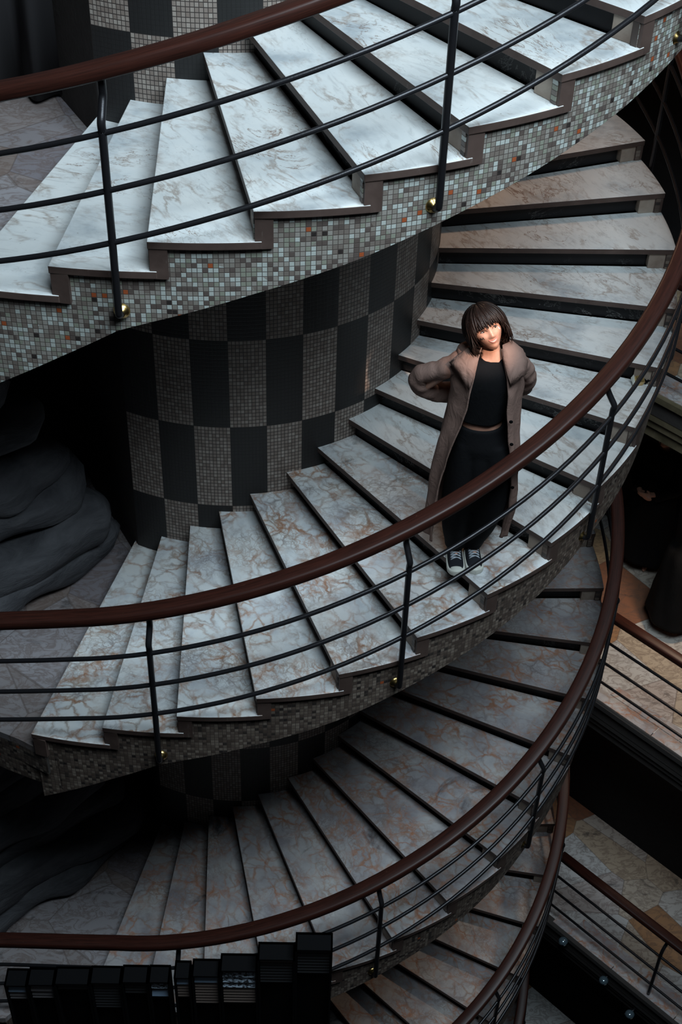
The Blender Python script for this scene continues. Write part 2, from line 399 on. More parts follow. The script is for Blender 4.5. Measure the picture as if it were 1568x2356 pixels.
def build_tread(k, f, root):
    z = z0f(f) + k * h
    a_in, a_out = pt_in(k, f, -.03), pt_out(k, f)
    bm = bmesh.new()
    poly = [(a_in.x, a_in.y)]
    if k < NS:
        arcp = arc(k, f, 0, 8, 0, .012)
        b_in = pt_in(k + 1, f, -.03)
        # extend under the riser above
        c1, c2 = offset_line(b_in, pt_out(k + 1, f), .05)
        poly += arcp + [(c1.x, c1.y)]
    th = .036
    prism(bm, poly, z - th, z)
    for fc in bm.faces:
        if abs(fc.normal.z) < .5 or fc.normal.z < 0: fc.material_index = 1
    bm.normal_update()
    for fc in bm.faces: fc.material_index = 0 if fc.calc_center_median().z > z - .002 else 1
    strong = (f == 0 and k <= 8 and k != 0) or f < 0
    if f == 0 and k == 8: strong = False
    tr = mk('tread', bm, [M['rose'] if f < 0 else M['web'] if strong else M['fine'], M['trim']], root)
    bevel(tr, .004, 2)
    # riser below this tread (stands on tread k-1)
    zl = z - h; r0, r1 = offset_line(pt_in(k, f, -.03), pt_out(k, f, -.03), .055)
    s0, s1 = offset_line(pt_in(k, f, -.03), pt_out(k, f, -.03), .085)
    d = (r1 - r0).normalized(); L = (r1 - r0).length
    bw = .135
    bm = bmesh.new(); e = r0 + d * (L - bw); e2 = s0 + d * (L - bw)
    prism(bm, [(r0.x, r0.y), (e.x, e.y), (e2.x, e2.y), (s0.x, s0.y)], zl, z - th)
    mk('riser', bm, M['black'], tr)
    q0, q1 = offset_line(pt_in(k, f), pt_out(k, f, -.020), .012)
    g0, g1 = offset_line(pt_in(k, f), pt_out(k, f, -.020), .085)
    a = q1 - d * (bw + .004); b = g1 - d * (bw + .004)
    bm = bmesh.new(); prism(bm, [(a.x, a.y), (q1.x, q1.y), (g1.x, g1.y), (b.x, b.y)], zl, z - th)
    bl = mk('riser_end_block', bm, M['block'], tr); bevel(bl, .003, 1)
    return tr

FB = -.305    # helix offset of the fascia underside
def helz(th, f):
    k = (th - T0) / DT
    return z0f(f) + k * h
def build_flight(f, label, kmin=1):
    root = empty('staircase', (0, 0, z0f(f)))
    tag(root, label, 'stairs', 'stacked flights of the curved staircase')
    for k in range(kmin, NS + 1):
        if k < NS: build_tread(k, f, root)
    # fascia (mosaic), from k=0 landing side to NS
    bm = bmesh.new(); l = bm.loops.layers.uv.verify(); s = 0.0
    top, bot = [], []
    for k in range(kmin, NS):
        pts = arc(k, f, -.022, 8)
        zt = z0f(f) + k * h - .034
        prev = None
        for i, (x, y) in enumerate(pts):
            th = math.atan2(y, x)
            if th < T0 - .5: th += 2 * math.pi
            zb = helz(th, f) + FB
            kk = (th - T0) / DT
            if kk < 2: zb -= .12 * (2 - kk)
            cur = (x, y, zt, zb, th)
            if prev is not None:
                vs = [bm.verts.new(c) for c in ((prev[0], prev[1], prev[3]), (x, y, zb), (x, y, zt), (prev[0], prev[1], zt))]
                fc = bm.faces.new(vs)
                for lp, (uu, zz) in zip(fc.loops, ((prev[4], prev[3]), (th, zb), (th, zt), (prev[4], zt))):
                    lp[l].uv = (uu * RO, zz)
            prev = cur
    me = bpy.data.meshes.new('fascia'); bmesh.ops.remove_doubles(bm, verts=bm.verts[:], dist=.0005)
    bm.to_mesh(me); bm.free()
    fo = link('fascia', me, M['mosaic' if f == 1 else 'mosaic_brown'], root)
    so = fo.modifiers.new('thick', 'SOLIDIFY'); so.thickness = .03; so.offset = -1
    # vertical marble trims on the fascia below every nosing
    for k in range(kmin, NS):
        bm = bmesh.new(); z = z0f(f) + k * h
        pts = arc(k, f, -.004, 8)[:3]; inn = arc(k, f, -.03, 8)[:3]
        w = .075; rr, ta = polar(Vector((*pts[0], 0)))
        P = [(rr * math.cos(ta + i * w / 3 / rr), rr * math.sin(ta + i * w / 3 / rr)) for i in range(4)]
        Q = [((rr - .055) * math.cos(ta + i * w / 3 / rr), (rr - .055) * math.sin(ta + i * w / 3 / rr)) for i in range(4)]
        sh = .005 / rr   # starts flush with the front of the end block
        rot = lambda L_: [(x * math.cos(sh) - y * math.sin(sh), x * math.sin(sh) + y * math.cos(sh)) for x, y in L_]
        P, Q = rot(P), rot(Q)
        prism(bm, P + Q[::-1], z - h - .036, z - .034)
        o = mk('fascia_trim', bm, M['trim'], root)
    # soffit and inner body
    bm = bmesh.new(); n = 4 * (NS - kmin) ; rows = []
    for i in range(n + 1):
        kk = kmin - .02 + (NS - kmin) * i / n; th = T0 + kk * DT + .012; zz = helz(th, f) + FB
        zz += .05
        rows.append([bm.verts.new((r * math.cos(th), r * math.sin(th), max(zz, z0f(f) - .1) if r < RO - .1 else zz)) for r in (RI - .05, (RI + RO) / 2, RO - .09)])
    for i in range(n):
        for j in range(2): bm.faces.new((rows[i][j], rows[i + 1][j], rows[i + 1][j + 1], rows[i][j + 1]))
    o = mk('soffit', bm, M['plaster'], root); sm = o.modifiers.new('thick', 'SOLIDIFY'); sm.thickness = .06; sm.offset = 0
    return root

# rail cross section
RP = [(math.cos(a) * .040 * (1 if abs(math.cos(a)) < .8 else 1), math.sin(a) * .026) for a in [i * math.pi / 8 for i in range(16)]]
RP = [(math.copysign(abs(x / .04) ** .45, x) * .048, math.copysign(abs(y / .026) ** .5, y) * .032) for x, y in RP]
def rail_path(f, r, off, k1=NS + .3, step=.25, ylead=-5.2, k0=.2):
    P = []; k0 = .2; ths = T0 + k0 * DT; x0, y0 = r * math.cos(ths), r * math.sin(ths)
    zk = lambda k: z0f(f) + off - .05 + h * math.log(1 + math.exp(1.8 * (k + .357))) / 1.8
    n = 24
    for i in range(n):
        x = ylead + (x0 - .42 - ylead) * i / (n - 1)
        P.append(Vector((x, y0, zk(k0 - (x0 - x) / (r * DT)))))
    kk = k0 + .9
    P = P[:-1] + catmull([P[-2], P[-1], Vector((r * math.cos(T0 + kk * DT), r * math.sin(T0 + kk * DT), zk(kk))), Vector((r * math.cos(T0 + (kk + 1) * DT), r * math.sin(T0 + (kk + 1) * DT), zk(kk + 1)))], 8)[8:16]
    while kk <= k1:
        th = T0 + kk * DT; P.append(Vector((r * math.cos(th), r * math.sin(th), zk(kk)))); kk += step
    return P
def uv_sweep(bm, rings_pts, nring):
    pass
def sweep_uv(name, pts, prof, mat, parent):
    bm = bmesh.new(); rings = sweep(bm, pts, prof)
    l = bm.loops.layers.uv.verify(); bm.verts.ensure_lookup_table(); bm.verts.index_update()
    m = len(prof); L = [0.0]
    for i in range(1, len(pts)): L.append(L[-1] + (pts[i] - pts[i - 1]).length)
    for fc in bm.faces:
        if len(fc.verts) != 4: continue
        js = [v.index % m for v in fc.verts]
        wrap = max(js) - min(js) > m / 2
        for lp in fc.loops:
            i, j = divmod(lp.vert.index, m)
            lp[l].uv = (L[i], ((j + m) if (wrap and j == 0) else j) / m * .2)
    return mk(name, bm, mat, parent, True)
ROFF = {1: .850, 0: .930, -1: .865, -2: .865, -3: .865}
def build_railing(f, label, k1=NS + .3):
    root = empty('stair_railing', (0, 0, z0f(f))); tag(root, label, 'railing', 'railings along the curved flights')
    dz = {1: -.02, 0: .035}.get(f, 0.0); rr = 2.765; rb = 2.815
    sweep_uv('handrail', rail_path(f, rr, ROFF[f], k1), RP, M['wood'], root)
    boffs = [.640 + dz, .400 + dz, .170 + dz]
    for o in boffs:
        bm = bmesh.new(); tube(bm, rail_path(f, rb, o, k1), .0125, 8); mk('rail_bar', bm, M['iron'], root, True)
    ks = [2.05 + 3.02 * i for i in range(7)] + [-1.0]
    posts = []
    for kk in ks:
        th = T0 + kk * DT
        if kk > 0:
            er = Vector((math.cos(th), math.sin(th), 0)); zb = z0f(f) + kk * h
            base = lambda r, o, er=er, zb=zb: er * r + Vector((0, 0, zb + o))
        else: continue
        posts.append(base)
    for x in (-2.1, -3.6):
        y0 = rb * math.sin(T0 - .55 * DT); zb = z0f(f)
        posts.append(lambda r, o, x=x, zb=zb: Vector((x, -2.56 - (r - 2.79), zb + o + .02)))
    for base in posts:
        P = catmull([base(rr, ROFF[f] - .02), base(rr - .004, ROFF[f] - .075), base(rr - .002, ROFF[f] - .105), base((rr + rb) / 2, ROFF[f] - .145), base(rb + .004, ROFF[f] - .185), base(rb, ROFF[f] - .22), base(rb, .60), base(rb, .3), base(rb, -.02), base(rb, -.165), base(rb - .008, -.195), base(rb - .035, -.205), base(rb - .055, -.205)], 5)
        bm = bmesh.new(); tube(bm, P, .0165, 10); pb = mk('baluster', bm, M['iron'], root, True)
        bm = bmesh.new(); c = base(rb - .045, -.205); d = (base(rb, -.205) - base(rb - .1, -.205)).normalized()
        prof = [(0, .036), (.006, .036), (.016, .030), (.022, .020), (.030, .018), (.030, .0)]
        seg = 16; s = d.orthogonal().normalized(); w = d.cross(s)
        c0 = c - d * .012
        rings = [[bm.verts.new(c0 + d * t + (s * math.cos(2 * math.pi * j / seg) + w * math.sin(2 * math.pi * j / seg)) * max(r, .001)) for j in range(seg)] for t, r in prof]
        for i in range(len(rings) - 1):
            for j in range(seg): bm.faces.new((rings[i][j], rings[i][(j + 1) % seg], rings[i + 1][(j + 1) % seg], rings[i + 1][j]))
        mk('mounting_boss', bm, M['brass'], pb, True)
    return root

STL = {1: 'topmost flight of pale marble stairs with mosaic fascia, in brightest light',
       0: 'middle flight of veined marble stairs on which the woman in the coat stands',
       -1: 'dim flight of marble stairs directly below the one with the woman',
       -2: 'very dark flight of marble stairs at the bottom right, under two others',
       -3: 'lowest and darkest flight of curved stairs, only a corner showing'}
RLL = {1: 'wooden handrail with iron bars along the topmost curved flight',
       0: 'reddish wooden handrail with black iron bars crossing in front of the woman',
       -1: 'dark handrail with iron bars on the flight just below the woman',
       -2: 'almost black curved handrail of the dark flight at the bottom right',
       -3: 'lowest curved handrail end at the bottom edge, right of center'}
for f in (1, 0, -1, -2, -3):
    build_flight(f, STL[f], 1 if f > -3 else 6)
    build_railing(f, RLL[f], NS + .3)

# ------------------------------------------------------------------ core wall, floors, walls
A0, A1 = math.radians(-116.5), math.radians(78)
CW = math.radians(9.474)
def core(z, hh, name):
    bm = bmesh.new(); l = bm.loops.layers.uv.verify(); n = 80; r = RI
    R = lambda a: (r * math.cos(a) + IC[0], r * math.sin(a) + IC[1])
    for i in range(n):
        a, b = A0 + (A1 - A0) * i / n, A0 + (A1 - A0) * (i + 1) / n
        xa, ya = R(a); xb, yb = R(b)
        fc = bm.faces.new([bm.verts.new(c) for c in ((xa, ya, z), (xb, yb, z), (xb, yb, z + hh), (xa, ya, z + hh))])
        U = lambda t: (t - math.radians(-107)) / CW + 20
        for lp, (u, v) in zip(fc.loops, ((U(a), 0), (U(b), 0), (U(b), hh / .607), (U(a), hh / .607))): lp[l].uv = (u, v)
    # end walls and back
    p0, p1 = R(A0), R(A1)
    q0 = (-.95, -.35); q1 = (-.2, 1.0)
    for a, b in ((p1, q1), (q1, q0), (q0, p0)):
        fc = bm.faces.new([bm.verts.new(c) for c in ((*a, z), (*b, z), (*b, z + hh), (*a, z + hh))]); fc.material_index = 1
    bmesh.ops.remove_doubles(bm, verts=bm.verts[:], dist=.0005)
    me = bpy.data.meshes.new(name); bm.to_mesh(me); bm.free()
    struct(link(name, me, [M['checker'], M['plaster']]))
for i, f in enumerate((1, 0, -1, -2, -3)):
    core(f * H - .0, H, 'wall_core' if i == 0 else 'wall_core.%03d' % i)

CC = {1: 4.35, 0: 3.985, -1: 3.435, -2: 3.03, -3: 2.75}     # x+y of the gallery edge on each level
YE = -2.668                                                # straight void edge of the landing
def floor_poly(f):
    c = CC[f]; rr = 2.87; P = []
    P.append((7.5, c - 7.5))
    a0 = math.pi / 4 - math.acos(min(1, c / math.sqrt(2) / rr))
    a1 = math.radians(77)
    n = 14
    for i in range(n + 1):
        a = a0 + (a1 - a0) * i / n; P.append((rr * math.cos(a), rr * math.sin(a)))
    P.append((RI * math.cos(a1) + IC[0], RI * math.sin(a1) + IC[1])); P += [(-.2, 1.0), (-.95, -.35)]
    a = pt_in(1, f, -.02); b = pt_out(1, f, .0)
    s0, s1 = offset_line(a, b, .07)
    P += [(s0.x, s0.y), (s1.x, s1.y)]
    for k in (0.7, 0.3, 0.0): 
        th = T0 + k * DT - .09; P.append((2.80 * math.cos(th), 2.80 * math.sin(th)))
    P += [(-1.5, YE), (-6, YE), (-6, 7), (7.5, 7)]
    return P
for i, f in enumerate((1, 0, -1, -2, -3)):
    bm = bmesh.new(); z = z0f(f); P = floor_poly(f)
    prism(bm, P, z - .05, z)
    bm.normal_update()
    o = mk('floor' if i == 0 else 'floor.%03d' % i, bm, M['floor']); struct(o)
    # slab body under the floor, with mosaic on the void side of the landing
    bm = bmesh.new(); l = bm.loops.layers.uv.verify()
    cx = [(x, y) for x, y in P]
    def inset(x, y):
        r = math.hypot(x, y); return (x, y)
    prism(bm, cx, z - .20, z - .052, 0)
    prism(bm, [(-6, YE), (-1.5, YE)] + [(2.80 * math.cos(T0 + k * DT - .09), 2.80 * math.sin(T0 + k * DT - .09)) for k in (0.0, 0.4, 0.8, 1.25)] + [(2.70 * math.cos(T0 + k * DT - .09), 2.70 * math.sin(T0 + k * DT - .09)) for k in (1.25, 0.8, 0.4, 0.0)] + [(-1.5, YE + .1), (-6, YE + .1)], z - .34, z - .06, 0)
    bm.normal_update()
    for fc in bm.faces:
        for lp in fc.loops: lp[l].uv = (lp.vert.co.x, lp.vert.co.z)
        cc = fc.calc_center_median()
        if abs(fc.normal.z) < .5 and cc.y < -2.3 and cc.x < 0: fc.material_index = 1
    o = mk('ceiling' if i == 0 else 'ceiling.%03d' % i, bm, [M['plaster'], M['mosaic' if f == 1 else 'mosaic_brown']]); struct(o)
    # gallery fascia: stepped marble mouldings along the diagonal edge
    c = CC[f]; bm = bmesh.new(); q = Matrix.Rotation(-math.pi / 4, 3, 'Z'); e = Vector((c / 2, c / 2, 0))
    L = 6.0; mid = e + Vector((1, -1, 0)).normalized() * 3.9
    for (zo, hh2, pr, dp) in ((-.025, .052, .03, .08), (-.16, .20, .0, .06), (-.30, .08, -.02, .05), (-.40, .10, -.05, .05)):
        cpos = mid + Vector((-1, -1, 0)).normalized() * (pr - .035) + Vector((0, 0, z + zo)); box(bm, cpos, (L, dp, hh2), q)
    o = mk('trim_%d' % (i + 1), bm, M['fascia'] if f >= 0 else M['plaster']); struct(o)

for i, f in enumerate((0, -1, -2)):
    c = CC[f]; q = Matrix.Rotation(-math.pi / 4, 3, 'Z'); n_ = Vector((1, 1, 0)).normalized(); u_ = Vector((1, -1, 0)).normalized()
    s0 = math.sqrt(max(0, 2.93 ** 2 - c * c / 2)) + .12
    bm = bmesh.new()
    for k in range(2):
        for j in range(7):
            box(bm, n_ * (c / math.sqrt(2) + .065 + .125 * k) + u_ * (s0 + .35 + .72 * j + .2 * k) + Vector((0, 0, z0f(f) + .003)), (.712, .118, .006), q)
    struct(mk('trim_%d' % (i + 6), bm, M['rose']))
# ground and outer walls
GZ = -3 * H - .4
def wall(name, a, b, z0, z1, mat, t=.15):
    bm = bmesh.new(); a = Vector(a); b = Vector(b); d = (b - a); L = d.length; ang = math.atan2(d.y, d.x)
    box(bm, ((a.x + b.x) / 2, (a.y + b.y) / 2, (z0 + z1) / 2), (L, t, z1 - z0), Matrix.Rotation(ang, 3, 'Z'))
    return struct(mk(name, bm, mat))
wall('wall_left', (-4.6, -8), (-4.6, 7), GZ, 2.4 * H, M['blackwall'])
wall('wall_back', (-4.6, 6), (7.5, 6), GZ, 2.4 * H, M['blackwall'])
wall('wall_right', (7.4, -8), (7.4, 7), GZ, 2.4 * H, M['blackwall'])
for i, (f, dd) in enumerate(((1, 2.4), (0, 2.6), (-1, 2.95), (-2, 2.0), (-3, 3.4))):
    c = CC[f] + dd; wall('wall_gallery' + ('' if i == 0 else '.%03d' % i), (c / 2 - 2.6, c / 2 + 2.6), (c / 2 + 4.5, c / 2 - 4.5), z0f(f), z0f(f) + H - .38, M['blackwall'])

# ------------------------------------------------------------------ gallery railings
def bar_line(f, off, r, a, b, mat, name, parent, prof=None):
    c = CC[f]; u = Vector((1, -1, 0)).normalized(); n = Vector((1, 1, 0)).normalized()
    base = n * (c / math.sqrt(2) + off[0])
    pts = [base + u * (a + (b - a) * i / 10) + Vector((0, 0, z0f(f) + off[1])) for i in range(11)]
    if prof: return sweep_uv(name, pts, prof, mat, parent)
    bm = bmesh.new(); tube(bm, pts, r, 8); return mk(name, bm, mat, parent, True)
for f, lab in ((0, 'straight gallery railing at the right edge, highest of the three in view'),
               (-1, 'straight gallery railing over brown and white marble, behind the handrail curve at right'),
               (-2, 'straight dark gallery railing at the bottom right with a baluster in view')):
    c = CC[f]; root = empty('gallery_railing', (c / 2, c / 2, z0f(f))); tag(root, lab, 'railing', 'straight gallery railings')
    s0 = math.sqrt(max(0, 2.93 ** 2 - c * c / 2))
    ro = .90
    bar_line(f, (.10, ro), 0, s0, s0 + 5.5, M['wood'], 'handrail', root, RP)
    for o in (.655, .41, .175): bar_line(f, (.045, o), .0125, s0, s0 + 5.5, M['iron'], 'rail_bar', root)
    u = Vector((1, -1, 0)).normalized(); n = Vector((1, 1, 0)).normalized()
    for s in {0: (1.4, 3.0, 4.6), -1: (3.6, 5.2), -2: (3.23, 4.8)}[f]:
        B = n * (c / math.sqrt(2)) + u * s + Vector((0, 0, z0f(f)))
        P = catmull([B + n * .10 + Vector((0, 0, ro - .02)), B + n * .10 + Vector((0, 0, ro - .08)), B + n * .045 + Vector((0, 0, ro - .18)), B + n * .045 + Vector((0, 0, .4)), B + n * .045 + Vector((0, 0, 0))], 5)
        bm = bmesh.new(); tube(bm, P, .0165, 10); mk('baluster', bm, M['iron'], root, True)

# ------------------------------------------------------------------ layered stone relief at the landings
def stone_relief(f, seed, lab):
    rnd = random.Random(seed)
    root = empty('stone_relief', (-1.7, -1.75, z0f(f))); tag(root, lab, 'stone relief', 'layered stone reliefs at the landings')
    d = Vector((-.72, -.70, 0)).normalized(); n = Vector((.70, -.72, 0)).normalized()
    zb = z0f(f)
    tips = [(-.70, -.86, .16, .15), (-.74, -.96, .40, .17), (-.86, -.98, .67, .16), (-.92, -1.06, .92, .16), (-1.05, -1.10, 1.2, .18), (-1.2, -1.25, 1.5, .19), (-1.3, -1.3, 1.8, .2)]
    for i, (tx, ty, zc, hz) in enumerate(tips):
        bm = bmesh.new(); nu, nv = 48, 20; rings = []
        L = 2.5
        for a in range(nu + 1):
            u = a / nu; env = min(1, (u * 14) ** .55) if u < .07 else 1.0
            ring = []
            for b in range(nv):
                t = 2 * math.pi * b / nv
                cy, cz = math.cos(t), math.sin(t)
                p = Vector((tx, ty, zb + zc)) + d * (u * L) + n * (math.copysign(abs(cy) ** .7, cy) * (.20 + .05 * math.sin(u * 5 + i)) * env) + Vector((0, 0, math.copysign(abs(cz) ** .8, cz) * hz * env))
                q = p * 2.2 + Vector((seed * 3.1, i * 1.7, 0))
                p += Vector((mnoise.noise(q), mnoise.noise(q + Vector((9, 0, 0))), mnoise.noise(q + Vector((0, 9, 0))))) * .10
                q = p * 9; p += n * mnoise.noise(Vector((q.x * .4, q.y * .4, q.z * 1.6))) * .03
                if p.z < zb + .002: p.z = zb + .002
                ring.append(bm.verts.new(p))
            rings.append(ring)
        for a in range(nu):
            for b in range(nv): bm.faces.new((rings[a][b], rings[a][(b + 1) % nv], rings[a + 1][(b + 1) % nv], rings[a + 1][b]))
        bm.faces.new(rings[0][::-1]); bm.faces.new(rings[-1])
        mk('stone_slab', bm, M['rock'], root, True)
stone_relief(0, 3, 'dark layered rock relief with jutting lobes left of the checkered wall')
stone_relief(-1, 8, 'shadowy brown layered rock relief at lower left, one level below the clearer one')
# pleated curtain on the upper landing
bm = bmesh.new(); pts = []; n = 160
for i in range(n + 1):
    u = i / n; x = -.76 - 3.2 * u; y = -.66 + .25 * u + .045 * math.sin(u * 95) * (1 + .4 * math.sin(u * 13)) ; pts.append((x, y))
zb = z0f(1)
rows = [[bm.verts.new((x + (.01 * math.sin(z * 5 + x * 9)), y, zb + .03 + z)) for x, y in pts] for z in (0, .6, 1.2, 1.8, 2.5)]
for a in range(4):
    for i in range(n): bm.faces.new((rows[a][i], rows[a][i + 1], rows[a + 1][i + 1], rows[a + 1][i]))
cu = mk('curtain', bm, plain('dark_curtain', (.03, .028, .03), .9, 0, .2), None, True); m_ = cu.modifiers.new('t', 'SOLIDIFY'); m_.thickness = .004
tag(cu, 'dark pleated curtain hanging behind the upper landing at top left', 'curtain')

# ------------------------------------------------------------------ front gallery with display racks (bottom left)
bm = bmesh.new(); box(bm, (-1.0, -6.2, -.11), (7.0, 3.7, .22)); struct(mk('floor.005', bm, M['plaster']))
rack_mats = [plain('dark_cover', (.022, .022, .024), .5, 0, .4), plain('grey_cover', (.13, .12, .125), .4, 0, .5), plain('blue_grey_cover', (.17, .24, .33), .3, 0, .6), plain('brown_grey_cover', (.15, .115, .10), .4, 0, .5)]
def speckle():
    t = NT('speckled_cover'); tc = t.n('ShaderNodeTexCoord').outputs['Object']
    return t.fin(t.ramp(t.noise(t.vm('MULTIPLY', tc, (1, 1, 2)), 55, 3, .7), [(.46, (.02, .02, .025)), (.54, (.38, .46, .55))]), .35)
rack_mats.append(speckle())
#        x0px x1px top_z, rows: (count, material index, z start from top, step, height)
RK = [(10, 60, .70, [(1, 2), (3, 1)], 'narrow dark display rack with grey-blue slips, at the left edge of the photo'),
      (62, 122, .70, [(1, 1), (3, 1)], 'dark display rack with three grey strips, second from the left edge'),
      (124, 203, .70, [(2, 0)], 'plain black display rack, third from the left edge'),
      (206, 276, .71, [(9, 0)], 'dark display rack with many faint thin slats, fourth from the left edge'),
      (279, 338, .71, [(4, 0)], 'plain black display rack, fifth from the left edge'),
      (341, 388, .72, [(1, 4), (1, 0), (1, 2)], 'small rack with a short speckled strip and a bluish one below'),
      (400, 436, .76, [(1, 2), (5, 3)], 'narrow tilted rack topped by a solid blue-grey cover'),
      (441, 503, .79, [(1, 2), (8, 3)], 'rack with a pale blue top band over many thin brownish slats'),
      (506, 590, .84, [(3, 4), (6, 3)], 'rack topped by three black and white speckled strips'),
      (593, 677, .89, [(1, 3), (7, 0)], 'tall dark rack with one brownish strip near its top, second tallest'),
      (680, 764, .98, [(8, 0)], 'tallest plain black rack, rightmost of the row at the bottom')]
YR = -4.45
def unpx(u, v, y):
    fpx = 3227.8; q = cam.rotation_euler.to_matrix() @ Vector(((u - 784 - 8.89) / fpx, -(v - 1178 + 22.56) / fpx, -1))
    return CAM + q * ((y - CAM.y) / q.y)
for i, (u0, u1, zt, rows_, lab) in enumerate(RK):
    vt = (2268, 2266, 2264, 2262, 2260, 2260, 2250, 2246, 2234, 2208, 2186)[i]
    p0 = unpx(u0, vt, YR); p1 = unpx(u1, vt, YR); a, b = p0.x, p1.x; zt = (p0.z + p1.z) / 2
    w = b - a + .004; cx = (a + b) / 2; dp = .085; yc = YR + dp / 2
    root = empty('display_rack', (cx, yc, 0)); tag(root, lab, 'display rack', 'dark display racks in a row at the bottom left')
    bm = bmesh.new()
    box(bm, (cx, YR + dp - .006, zt / 2), (w, .012, zt))
    box(bm, (cx - w / 2 + .004, yc, zt / 2), (.008, dp, zt)); box(bm, (cx + w / 2 - .004, yc, zt / 2), (.008, dp, zt))
    box(bm, (cx, yc, zt - .006), (w, dp, .012)); box(bm, (cx, yc, .03), (w, dp, .06))
    mk('rack_frame', bm, M['cab'], root)
    z = zt - .035
    for cnt, mi in rows_:
        for j in range(cnt):
            big = (j == 0 and mi in (2, 1) and cnt == 1) or mi == 4
            hh = .038 if big else .013
            z -= hh / 2
            bm = bmesh.new(); box(bm, (cx, YR + .022, z), (w - .020, .010, hh), Matrix.Rotation(math.radians(-22), 3, 'X'))
            mk('printed_card' if big else 'rack_slat', bm, rack_mats[mi], root)
            z -= hh / 2 + (.004 if big else .010)
    bm = bmesh.new(); box(bm, (cx, YR + .045, (z - .01) / 2 + .03), (w - .016, .008, z - .01)); mk('front_panel', bm, M['cab'], root)

# ------------------------------------------------------------------ counter and small lamps under the lowest gallery
root = empty('counter', (3.6, .9, z0f(-3))); tag(root, 'long black counter under the lowest gallery at bottom right', 'counter')
u = Vector((1, -1, 0)).normalized(); q = Matrix.Rotation(-math.pi / 4, 3, 'Z'); cpos = Vector((3.82, .63, 0)) + u * .6 + Vector((1, 1, 0)).normalized() * .06
bm = bmesh.new(); box(bm, cpos + Vector((0, 0, z0f(-3) + .88)), (3.4, .46, .05), q); bevel(mk('counter_top', bm, M['cab'], root), .008)
bm = bmesh.new(); box(bm, cpos + Vector((0, 0, z0f(-3) + .43)), (3.3, .38, .855), q); mk('counter_body', bm, M['cab'], root)
def unpx_diag(u, v, c):
    q = cam.rotation_euler.to_matrix() @ Vector(((u - 784 - 8.89) / 3227.8, -(v - 1178 + 22.56) / 3227.8, -1))
    return CAM + q * ((c - CAM.x - CAM.y) / (q.x + q.y))
nn = Vector((-1, -1, 0)).normalized(); uu = Vector((1, -1, 0)).normalized()
for (px, py), lab in (((1295, 2165), 'small glass lamp with a blue gleam under the lowest gallery edge, nearest the curved rails'),
                      ((1388, 2255), 'small glass lamp with a white gleam, middle of three under the lowest gallery'),
                      ((1448, 2333), 'small glass lamp with an orange gleam, lowest of three near the bottom edge')):
    p = unpx_diag(px, py, CC[-2] - .10); root = empty('glass_lamp', p + nn * -.07); tag(root, lab, 'lamp', 'small glass lamps under the lowest gallery')
    bm = bmesh.new(); tube(bm, [p - nn * .10, p - nn * .02], .012, 8); mk('bracket', bm, M['iron'], root, True)
    bm = bmesh.new(); seg = 24; rings = []
    for r, z in ((.012, .030), (.030, .024), (.043, .008), (.048, -.012), (.044, -.012), (.038, .006), (.01, .018)):
        rings.append([bm.verts.new(p + Vector((r * math.cos(2 * math.pi * j / seg), r * math.sin(2 * math.pi * j / seg), z))) for j in range(seg)])
    for a in range(len(rings) - 1):
        for j in range(seg): bm.faces.new((rings[a][j], rings[a][(j + 1) % seg], rings[a + 1][(j + 1) % seg], rings[a + 1][j]))
    bm.faces.new(rings[0][::-1]); bm.faces.new(rings[-1])
    mk('lamp_shade', bm, M['glass'], root, True)

# ------------------------------------------------------------------ crumpled packet on a tread
root = empty('crumpled_packet', (2.489, -.975, 1.40)); tag(root, 'small crumpled gold and white packet lying on a pale tread near the handrail', 'packet')
q = Matrix.Rotation(.25, 3, 'Z') @ Matrix.Rotation(.5, 3, 'X')
bm = bmesh.new(); box(bm, (2.478, -.985, 1.430), (.050, .044, .056), q)
for v in bm.verts: v.co += Vector((mnoise.noise(v.co * 60), mnoise.noise(v.co * 70), 0)) * .004
mk('packet_box', bm, M['brass'], root)
bm = bmesh.new()
vs = [bm.verts.new(c) for c in ((2.448, -1.012, 1.402), (2.436, -.962, 1.435), (2.448, -.966, 1.462), (2.462, -1.014, 1.412))]
bm.faces.new(vs); o = mk('foil_flap', bm, M['white'], root); s_ = o.modifiers.new('t', 'SOLIDIFY'); s_.thickness = .002
bm = bmesh.new(); rnd = random.Random(4)
for i in range(16):
    p = Vector((2.50 + rnd.random() * .05, -.98 + rnd.random() * .03, 1.404)); P = [p, p + Vector((rnd.uniform(-.02, .02), rnd.uniform(-.02, .02), .02)), p + Vector((rnd.uniform(-.03, .03), rnd.uniform(-.02, .02), .03 + rnd.random() * .02))]
    tube(bm, catmull(P, 4), .0032, 5)
mk('torn_wrapper', bm, M['cab'], root)

